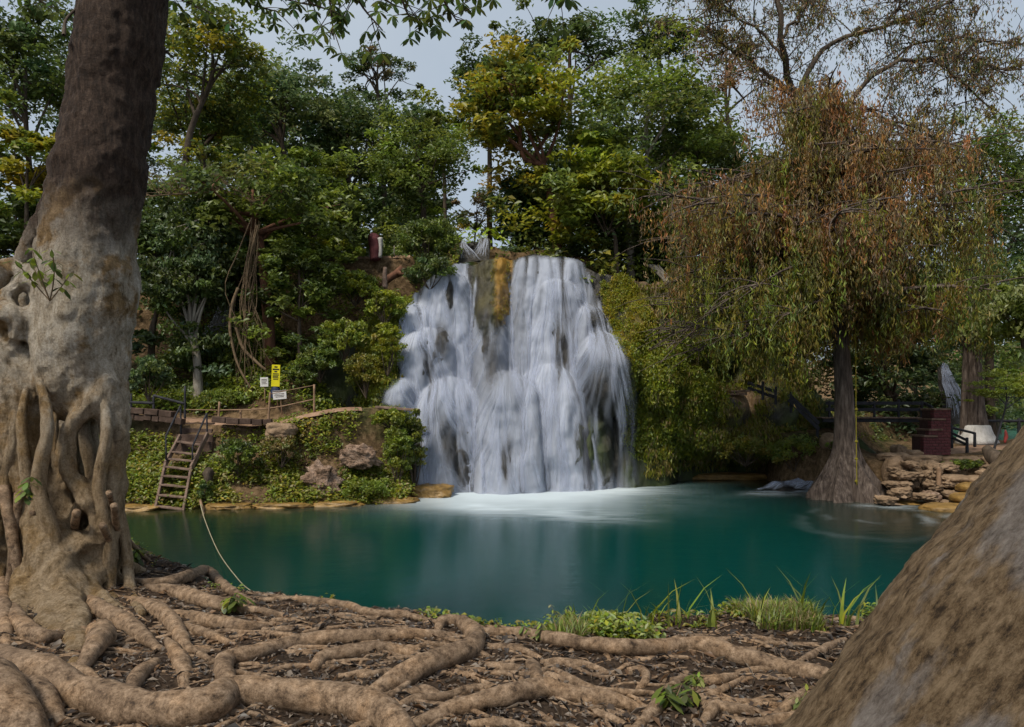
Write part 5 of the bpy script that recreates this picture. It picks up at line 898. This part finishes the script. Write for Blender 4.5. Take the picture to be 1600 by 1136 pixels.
for a, b, d in ((282, 634, 22.6), (323, 646, 22.6)): MB().tube([P(a, b, d), P(a+1, b+46, d)], [.03, .03], 8).build('post', M['wood_dark'], STR, True)
for q0, q1 in ((P(259, 682, 21.4), P(260, 722, 21.4)), (P(301, 697, 21.5), P(300, 730, 21.5))): MB().tube([q0, q1], [.025, .025], 8).build('post', M['wood_dark'], STR, True)
ST2 = empty('stone_steps', P(310, 690, 22.6), 'short flight of stone block steps joining wooden stairs and path', 'steps')
for i, (yy, d) in enumerate(((690, 22.5), (679, 22.75), (669, 23.0), (660, 23.25))): MB().box(P(306+i*2, yy, d)-[0, 0, .17], (.56+.06*(i < 2), .2, .17), jit=.015).build('step', M['concrete'], ST2)
# railings along the path
def posts(name, label, pp, rails, mt, r=.035, cat='railing', mr=None):
    o = empty(name, P(*pp[0][0], pp[0][2]), label, cat)
    for top, bot, d in pp: MB().tube([P(*bot, d)-[0, 0, .15], P(*top, d)], [r*1.15, r], 9, 6, .06).build('post', mt, o, True)
    for q, rr in rails: MB().tube([P(*a) for a in q], [rr]*len(q), 7, max(2, 6*len(q))).build('rail', mr or mt, o, True)
    return o
posts('railing', 'dark wooden railing beside the path behind the big trunk', [((240, 618), (240, 650), 23.4), ((289, 603), (289, 655), 23.4), ((205, 615), (205, 650), 23.4)], [([(185, 628, 23.4), (240, 630, 23.4)], .05), ([(185, 641, 23.4), (240, 642, 23.4)], .05), ([(240, 618, 23.4), (289, 631, 23.4)], .045)], M['wood_dark'])
posts('railing', 'rope-railed tan wooden posts along the path below the signs', [((343, 628), (341, 658), 23.2), ((376, 640), (376, 660), 23.2), ((422, 613), (419, 658), 23.0), ((491, 601), (491, 640), 23.3)], [([(342, 641, 23.2), (420, 638, 23.0), (491, 624, 23.3)], .022), ([(422, 616, 23.0), (455, 609, 23.1), (491, 602, 23.3)], .012), ([(289, 640, 23.4), (342, 641, 23.2)], .015)], M['wood_tan'])
def sign(name, label, c, d, hw, hh, rot, mt, post, lines, mt2, pm='wood_tan'):
    o = empty(name, P(post[0], post[1], d), label, 'sign'); cen = P(*c, d); k = d/F; a = math.radians(rot); ax = np.array([[math.cos(a), 0, math.sin(a)], [0, 1, 0], [-math.sin(a), 0, math.cos(a)]])
    bo = MB().box(cen, (hw*k, .015, hh*k), ax).build('board', M[mt], o)
    MB().tube([P(post[0], post[1]+3, d)+[0, .05, 0], cen+[0, .05, 0]], [.022, .02], 8).build('post', M[pm], o, True)
    for (u, v, lu, lv) in lines: MB().box(cen+(np.array([u*hw*k, -.019, v*hh*k])@ax), (lu*hw*k, .003, lv*hh*k), ax).build('lettering', M[mt2], bo)
sign('sign', 'small white notice board on a thin pale post', (413, 597), 24.3, 6.3, 7.3, 2, 'white', (413, 632), [(0, .55, .65, .06), (0, .25, .7, .05), (-.1, -.05, .55, .05), (0, -.35, .65, .05)], 'concrete')
sign('sign', 'tall narrow yellow sign with black lettering lines', (431, 587), 24.2, 6.6, 17, -2, 'yellow', (433, 632), [(0, .80, .35, .06), (0, .58, .78, .06), (0, .38, .35, .06), (0, .18, .7, .035), (0, .05, .75, .035), (-.05, -.08, .65, .035), (0, -.2, .7, .035), (0, -.34, .6, .03)], 'ink')
sign('sign', 'tilted white sign board low beside the path post', (437, 617), 23.7, 10.5, 7, 5, 'white', (440, 645), [(0, .86, .96, .1), (0, .25, .7, .05), (-.05, -.1, .75, .05), (0, -.42, .6, .05)], 'concrete')
SK = empty('bundle', P(432, 625, 24.35), 'dark blue bundle behind the foot of the yellow sign', 'bundle'); g = MB(); g.tube([P(430, 622, 24.3), P(430, 612, 24.3), P(431, 604, 24.3), P(432, 600, 24.3)], [.14, .17, .12, .05], 16, 14, .3); g.build('body', M['navy'], SK, True); MB().tube([P(432, 601, 24.3), P(433, 596, 24.3)], [.05, .08], 10, 5, .3).build('knot', M['navy'], SK, True)
# dry hanging vine, bare dry branches, log and boulder post on the slope
VN = empty('hanging_vine', P(395, 620, 25.4), 'long dry tan vine tangle hanging from the dark-trunked tree', 'vine'); mb = MB()
for k in range(26):
    a0 = P(398+rng.normal(0, 5), 340+rng.uniform(0, 40), 25.4+rng.normal(0, .1)); mid = P(384+rng.normal(0, 12), 470+rng.normal(0, 12), 25.3+rng.normal(0, .15)); e = P(376+rng.normal(0, 17)+(16 if k % 3 else 0), rng.uniform(520, 622), 25.2+rng.normal(0, .15)); mb.tube(spline([a0, (a0+mid)/2+rng.normal(0, .08, 3), mid, (mid+e)/2+rng.normal(0, .15, 3), e], 14), np.linspace(.022, .007, 14)*rng.uniform(.5, 1.2), 5, cap=False)
for pl in ([(372, 450), (362, 480), (360, 520), (372, 570), (395, 612)], [(366, 495), (378, 540), (400, 565), (415, 578)]): mb.tube([P(*q, 25.2) for q in pl], [.06, .06, .055, .045, .035][:len(pl)], 7, 24, .1)
mb.build('strands', M['vine'], VN, True)['kind'] = 'stuff'
DB = empty('dry_branch', P(400, 330, 26), 'bleached leafless branch spreading sideways from the dark-trunked tree', 'branch'); mb = MB(); b = spline([P(405, 320, 26), P(350, 300, 25.6), P(300, 302, 25.3), (P(235, 306, 25))], 14); mb.tube(b, np.linspace(.07, .02, 14), 6)
for k in range(60):
    p = b[rng.integers(1, 14)]; e = p+np.array([rng.normal(-.3, .7), rng.normal(0, .4), rng.uniform(-.1, 1.1)]); c2 = branch_pts(p, e, .2, .15, 6); mb.tube(c2, np.linspace(.016, .006, 6), 4, cap=False)
    for _ in range(3): mb.tube(branch_pts(c2[rng.integers(2, 6)], c2[5]+rng.normal(0, .3, 3), .1, .1, 4), np.linspace(.008, .004, 4), 3, cap=False)
mb.build('twigs', M['vine'], DB, True)['kind'] = 'stuff'
LG = empty('fallen_log', P(580, 455, 28), 'broken reddish log lying on the slope behind an upright stump', 'log'); MB().tube([P(556, 470, 27.7), P(590, 448, 28), P(612, 432, 28.2), P(630, 422, 28.3)], [.10, .16, .15, .20], 12, 20, .22).build('body', M['bark_red'], LG, True); MB().tube([P(622, 427, 28.1), P(634, 428, 27.9)], [.12, .05], 8, 5, .3).build('splinter', M['bark_red'], LG, True)
SP = empty('stump_post', P(601, 446, 27.6), 'upright stump post in front of the broken log', 'stump'); MB().tube([P(601, 450, 27.6), P(601, 434, 27.6), P(602, 418, 27.6)], [.13, .10, .08], 10, 12, .15).build('body', M['wood'], SP, True)
BP = empty('boulder_post', P(588, 400, 30.5), 'rough reddish stone gatepost with a pale side on the upper slope', 'post'); MB().tube([P(587, 406, 30.5), P(586, 388, 30.5), P(584, 374, 30.5), P(587, 367, 30.5)], [.26, .24, .27, .20], 18, 26, .34).build('body', M['brick'], BP, True); MB().tube([P(594, 402, 30.3), P(595, 385, 30.3), P(594, 372, 30.3)], [.09, .08, .12], 10, 12, .2).build('pale_slab', M['whitewash'], BP, True)
posts('railing', 'thin wire fence beside the upper slope path', [((538, 384), (538, 402), 30.8), ((556, 384), (556, 402), 30.8), ((577, 376), (577, 402), 30.8), ((616, 384), (616, 402), 31)], [([(538, 387, 30.8), (577, 386, 30.8)], .012), ([(538, 394, 30.8), (577, 394, 30.8)], .012)], M['bark_pale'], .025)
DBD = empty('plank', P(600, 640, 24), 'dark weathered plank jutting over the lower ledge of the falls', 'plank'); MB().beam(P(588, 636, 24.2), P(655, 641, 24.0), .28, .09).build('board', M['wood'], DBD); MB().beam(P(592, 640, 24.25), P(612, 641, 24.2), .10, .12).build('support', M['wood'], DBD)
# rocks of the bank
def rock(name, label, px, py, d, hw, hh, mt='stone', dp=None, cat='rock', group=None, parent=None, sink=.2, amp=.3, seed=None):
    u, v = np.meshgrid(np.linspace(0, 2*np.pi, 44, endpoint=False), np.linspace(0, np.pi, 25)); D_ = np.stack([np.cos(u)*np.sin(v), np.sin(u)*np.sin(v), np.cos(v)], -1); D_ = np.sign(D_)*np.abs(D_)**.72
    s = rng.uniform(0, 90); k = d/F; R = np.array([hw*k, (dp or hw*k*.8), hh*k]); V = D_*(1+amp*fbm(D_[..., 0]*1.5+s, D_[..., 1]*1.5, D_[..., 2]*1.5, 4))[..., None]*R; V = V*(1+.55*amp*(np.abs(fbm(D_[..., 0]*2.4+s, D_[..., 1]*2.4, D_[..., 2]*7, 4))-.2)[..., None]*[1, 2.2, 1])+.03*fbm(V[..., 0]*6+s, V[..., 1]*6, V[..., 2]*6, 3)[..., None]
    o = mk(name, V+P(px, py, d), grid_faces(25, 44, True), M[mt], parent, True); return tag(o, label, cat if label else None, group)
rock('boulder', 'dark wet rock splitting the streams above the main falls', 740, 388, 30.2, 10, 9, 'cliff', .4, amp=.6)
rock('boulder', 'bare pinkish boulder face on the bank beside the falls', 560, 713, 22.3, 31, 17, 'stone_pink', .3, amp=.8)
rock('boulder', 'dry tan rubble face sloping to the water in mid bank', 505, 750, 21.9, 25, 22, 'stone_pink', .3, amp=.9)
rock('boulder', 'tan rock shoulder under the path end post', 440, 672, 22.5, 24, 12, 'stone', .5)
rock('boulder', 'smooth wet brown boulder at the water beside the foot of the falls', 675, 770, 23.9, 34, 14, 'stone_wet', .8)
for i, (a, b, hw, hh, d, lab) in enumerate([(220, 795, 38, 7, 20.6, 'flat yellowish ledge left of the wooden stairs at the waterline'), (360, 793, 36, 8, 20.9, 'flat yellowish ledge right of the wooden stairs at the waterline'), (440, 792, 46, 7, 21.1, 'low yellowish ledge below the mid-bank rubble'), (520, 789, 50, 7, 21.5, 'yellow-brown ledge below the grassy waterline bush'), (600, 784, 55, 9, 22.2, 'yellow-brown rock shelf running out to the wet boulder')]): rock('rock_ledge', lab, a, b, d, hw, hh, 'stone_wet', .5, 'ledge', amp=.35)
for a, b, hw, hh, d, lab in [(1030, 745, 55, 5, 29.6, 'thin yellowish rock ledge at the waterline right of the falls'), (1130, 745, 75, 6, 29.6, 'long yellowish rock ledge under the dark recess')]: rock('rock_ledge', lab, a, b, d, hw, hh, 'stone_wet', .6, 'ledge', amp=.3)
rock('boulder', 'grey boulder at the bridge end by the swollen trunk', 1298, 690, 26, 14, 13, 'stone', .4)
ST = empty('stump_post', P(325, 752, 21.2), 'dark knobbly stump on the bank right of the wooden stairs', 'stump'); MB().tube([P(327, 775, 21.1), P(326, 750, 21.1), P(326, 738, 21.1), P(325, 731, 21.1)], [.11, .14, .15, .07], 12, 16, .35).build('body', M['bark'], ST, True)
RP = empty('rope', P(314, 790, 20), 'slack pale rope trailing from the far bank into the pool', 'rope'); MB().tube([P(313, 786, 20.5), P(320, 812, 18.4)*[1, 1, 1], P(340, 860, 14.2), P(372, 905, 11), P(398, 928, 9.6)], [.022, .013, .009, .008, .006], 7, 50).build('line', M['rope'], RP, True)
MB().tube([P(313, 782, 20.6), P(319, 806, 19.6)], [.04, .035], 8).build('float', M['wood_tan'], RP, True)
# cave platform and its stair rail
CV = empty('cave_platform', P(1150, 610, 28.5), 'small plank platform at the cave mouth in the overhanging rock', 'platform'); MB().beam(P(1136, 612, 28.2), P(1168, 611, 28.2), .7, .08).build('board', M['wood'], CV); MB().beam(P(1137, 616, 27.9), P(1167, 615, 27.9), .08, .1).build('beam', M['wood'], CV)
HR = empty('stair_railing', P(1240, 640, 27.5), 'dark wooden stair railing running down from the cave platform to the bridge', 'railing')
for o1, o2 in ((0, 0), (8, 9)): MB().beam(P(1168, 598+o1, 28), P(1212, 612+o2, 27.7), .06, .13).build('rail', M['wood_dark'], HR); MB().beam(P(1232, 616+o1, 27.5), P(1280, 662+o2, 27), .06, .14).build('rail', M['wood_dark'], HR)
for a, b, c in ((1192, 596, 625), (1212, 604, 632), (1236, 612, 645), (1277, 655, 695)): MB().beam(P(a, c, 27.6), P(a, b, 27.6), .09, .09, (0, 1, 0)).build('post', M['wood_dark'], HR)
# footbridge
BR = empty('footbridge', P(1390, 660, 27.5), 'dark timber footbridge with two-rail parapet behind the cypress trunk', 'bridge')
for d in (27.2, 28.6):
    for yy, t in ((655.5, .16), ): MB().beam(P(1285, yy+1, d), P(1455, yy+1, d), .12, t).build('beam', M['wood_dark'], BR)
for i in range(34): a = 1287+i*5; MB().beam(P(a, 653.0, 27.05), P(800+(a-800), 653.0, 27.05)+[0, 1.7, 0], .115, .05).build('plank', M['wood'], BR)
for d in (27.2, 28.6):
    for a in (1296, 1366, 1404, 1440): MB().beam(P(a, 660, d), P(a, 648-36*27.2/d*.6 if a != 1404 else 624, d), .08, .08, (0, 1, 0)).build('post', M['wood_dark'], BR)
    for yy in (630, 640): MB().beam(P(1290, yy, d), P(1446, yy, d), .05, .13).build('rail', M['wood_dark'], BR)
for yy in (632, 641): MB().beam(P(1446, yy-1, 27.2), P(1458, yy+6, 26.0), .05, .12).build('rail', M['wood_dark'], BR)
# brick pillar: courses of single bricks on a mortar core
PL = empty('brick_pillar', P(1462, 711, 24.6), 'dark red brick pillar with a stepped side at the bridge end', 'pillar'); kk = 24.6/F
bw, bh = 9.2, 4.45; mesh0 = None
prof = lambda y_: 1456 if y_ < 656 else (1452 if y_ < 672 else (1448 if y_ < 682 else 1440))
for r in range(16):
    yb = 711-r*bh; x0 = prof(yb-bh/2); x = x0-(bw/2 if r % 2 else 0)
    while x < 1483-1:
        a, b = max(x, x0), min(x+bw, 1483)
        if b-a > 1.5:
            for f in (0, 1):
                m = MB().box(P((a+b)/2, yb-bh/2, 24.6+f*.55), ((b-a)/2*kk-.007, .11, bh/2*kk-.006)); m.V[0] += rng.normal(0, .003, 3); m.build('brick', M['brick'], PL)
        x += bw
for y0, y1, x0 in ((711, 682, 1440), (682, 672, 1448), (672, 656, 1452), (656, 641, 1456)):
    c0, c1 = P(x0+.6, y0, 24.6), P(1482.4, y1, 24.6); MB().box((c0+c1)/2+[0, .27, 0], ((c1[0]-c0[0])/2, .365, (c1[2]-c0[2])/2-.003)).build('mortar_core', M['mortar'], PL)
for y1, xa, xb in ((682, 1440, 1461), (672, 1448, 1469), (656, 1452, 1474), (640, 1456, 1483)): c = P((xa+xb)/2, y1-.6, 24.6); MB().box(c+[0, .27, 0], ((xb-xa)/2*kk+.01, .42, .035), jit=.004).build('cap', M['cap'], PL)
posts('railing', 'short dark ramp railing right of the brick pillar', [((1487, 664), (1487, 694), 27), ((1511, 684), (1511, 702), 25.8), ((1523, 676), (1523, 692), 27)], [([(1486, 668, 27), (1523, 677, 27)], .05), ([(1486, 676, 26.6), (1511, 688, 25.8)], .05), ([(1486, 683, 26.6), (1511, 695, 25.8)], .05)], M['wood_dark'], .05)
posts('railing', 'long dark railing along the turquoise river', [((1540, 656), (1540, 676), 33), ((1592, 654), (1592, 690), 33), ((1650, 654), (1650, 690), 33)], [([(1484, 660, 33.5), (1540, 658, 33), (1592, 658, 33), (1650, 657, 33)], .07)], M['wood_dark'], .07)
CL = empty('hanging_cloth', P(1571, 690, 24.4), 'dark red cloth hanging from the sapling stem', 'cloth'); MB().tube([P(1571, 672, 23.6), P(1572, 682, 23.6), P(1570, 692, 23.6)], [.02, .06, .03], 9, 9, .3).build('fabric', M['red_cloth'], CL, True)
BO = empty('old_log', P(1562, 725, 21.5), 'hollow dark log lying on the bank behind the leaning trunk', 'log'); MB().tube([P(1540, 700, 22), P(1556, 717, 21.6), P(1590, 735, 21)], [.12, .26, .3], 14, 18, .16).build('body', M['bark'], BO, True)
# stone wall and steps of the far landing
SW = empty('stone_wall', P(1420, 790, 23), 'rough tan stone wall along the landing beside the swollen trunk', 'wall')
for a, b, hw, hh, d in [(1398, 738, 17, 24, 23.2), (1425, 742, 14, 22, 23.3), (1452, 738, 22, 19, 23.2), (1390, 772, 12, 16, 22.7), (1412, 775, 15, 13, 22.7), (1436, 770, 13, 13, 22.8), (1462, 770, 18, 10, 22.4), (1488, 735, 20, 16, 23.3), (1522, 738, 22, 14, 23.4), (1440, 717, 30, 6, 23.6), (1395, 714, 22, 7, 23.8), (1500, 719, 34, 6, 23.5), (1480, 752, 18, 10, 22.9), (1404, 703, 9, 8, 24.4), (1425, 708, 14, 5, 24.2), (1425, 757, 9, 8, 22.7)]: rock('stone', None, a, b, d, hw, hh, 'stone', .35, parent=SW, amp=.22)
for _ in range(30): a_ = rng.uniform(1385, 1570); b_ = rng.uniform(718, 788); rock('stone', None, a_, b_, 22.9-(b_-718)*.022, rng.uniform(6, 16), rng.uniform(4, 8), 'stone', .3, parent=SW, amp=.6)
rock('boulder', 'pale rounded boulder on the waterline ledge by the stone steps', 1454, 776, 21.7, 12, 9, 'stone_pink', .3); rock('boulder', 'small square stone on top of the stone steps', 1539, 739, 22, 11, 6, 'stone', .25)
rock('rock_ledge', 'wet ochre ledge at the waterline below the stone wall', 1405, 789, 22.0, 40, 6, 'stone_wet', .5, 'ledge'); 
SS = empty('landing_steps', P(1510, 800, 20.5), 'worn ochre stone steps coming down to the pool behind the leaning trunk', 'steps')
for a, b, hw, hh, d in [(1490, 795, 46, 8, 20.4), (1524, 779, 34, 8, 20.8), (1532, 763, 32, 8, 21.3), (1540, 750, 28, 7, 21.8), (1488, 747, 20, 6, 22.3)]: rock('step', None, a, b, d, hw, hh, 'stone_wet' if b > 760 else 'stone', .6, parent=SS, amp=.10)
SK2 = empty('wooden_stake', P(1467, 772, 21.9), 'upright weathered wooden stake on the stone landing', 'stake'); MB().tube([P(1467, 769, 21.9), P(1467, 745, 21.9), P(1467, 733, 21.9), P(1467, 730, 21.9)], [.085, .075, .06, .02], 10, 16, .12).build('body', M['wood_tan'], SK2, True)
YR = empty('hanging_rope', P(1338, 700, 22.2), 'knotted yellow swing rope hanging from the cypress beside its trunk', 'rope'); MB().tube([P(1336, 450, 22.2), P(1337, 560, 22.2), P(1338, 690, 22.2), P(1339, 758, 22.1)], [.016]*4, 8, 40).build('line', M['rope_yellow'], YR, True)
for yy in (560, 640, 690, 717, 752): MB().tube([P(1338, yy-2.5, 22.2), P(1338, yy, 22.2), P(1338, yy+2.5, 22.2)], [.02, .055, .02], 8, 7).build('knot', M['rope_yellow'], YR, True)
# pale root hanging over the right bank
PR = empty('exposed_roots', P(1045, 470, 31), 'bleached bare roots hanging off the slope right of the falls', 'roots'); mb = MB()
for k in range(9): mb.tube(spline([P(1020+rng.normal(0, 4), 415, 30.4), P(1040+rng.normal(0, 3), 435, 30.0), P(1046+rng.normal(0, 6), 460, 29.7), P(1048+rng.normal(0, 8), 482, 29.6)], 10), np.linspace(.07, .03, 10), 6, cap=False)
mb.build('strands', M['bark_pale'], PR, True)
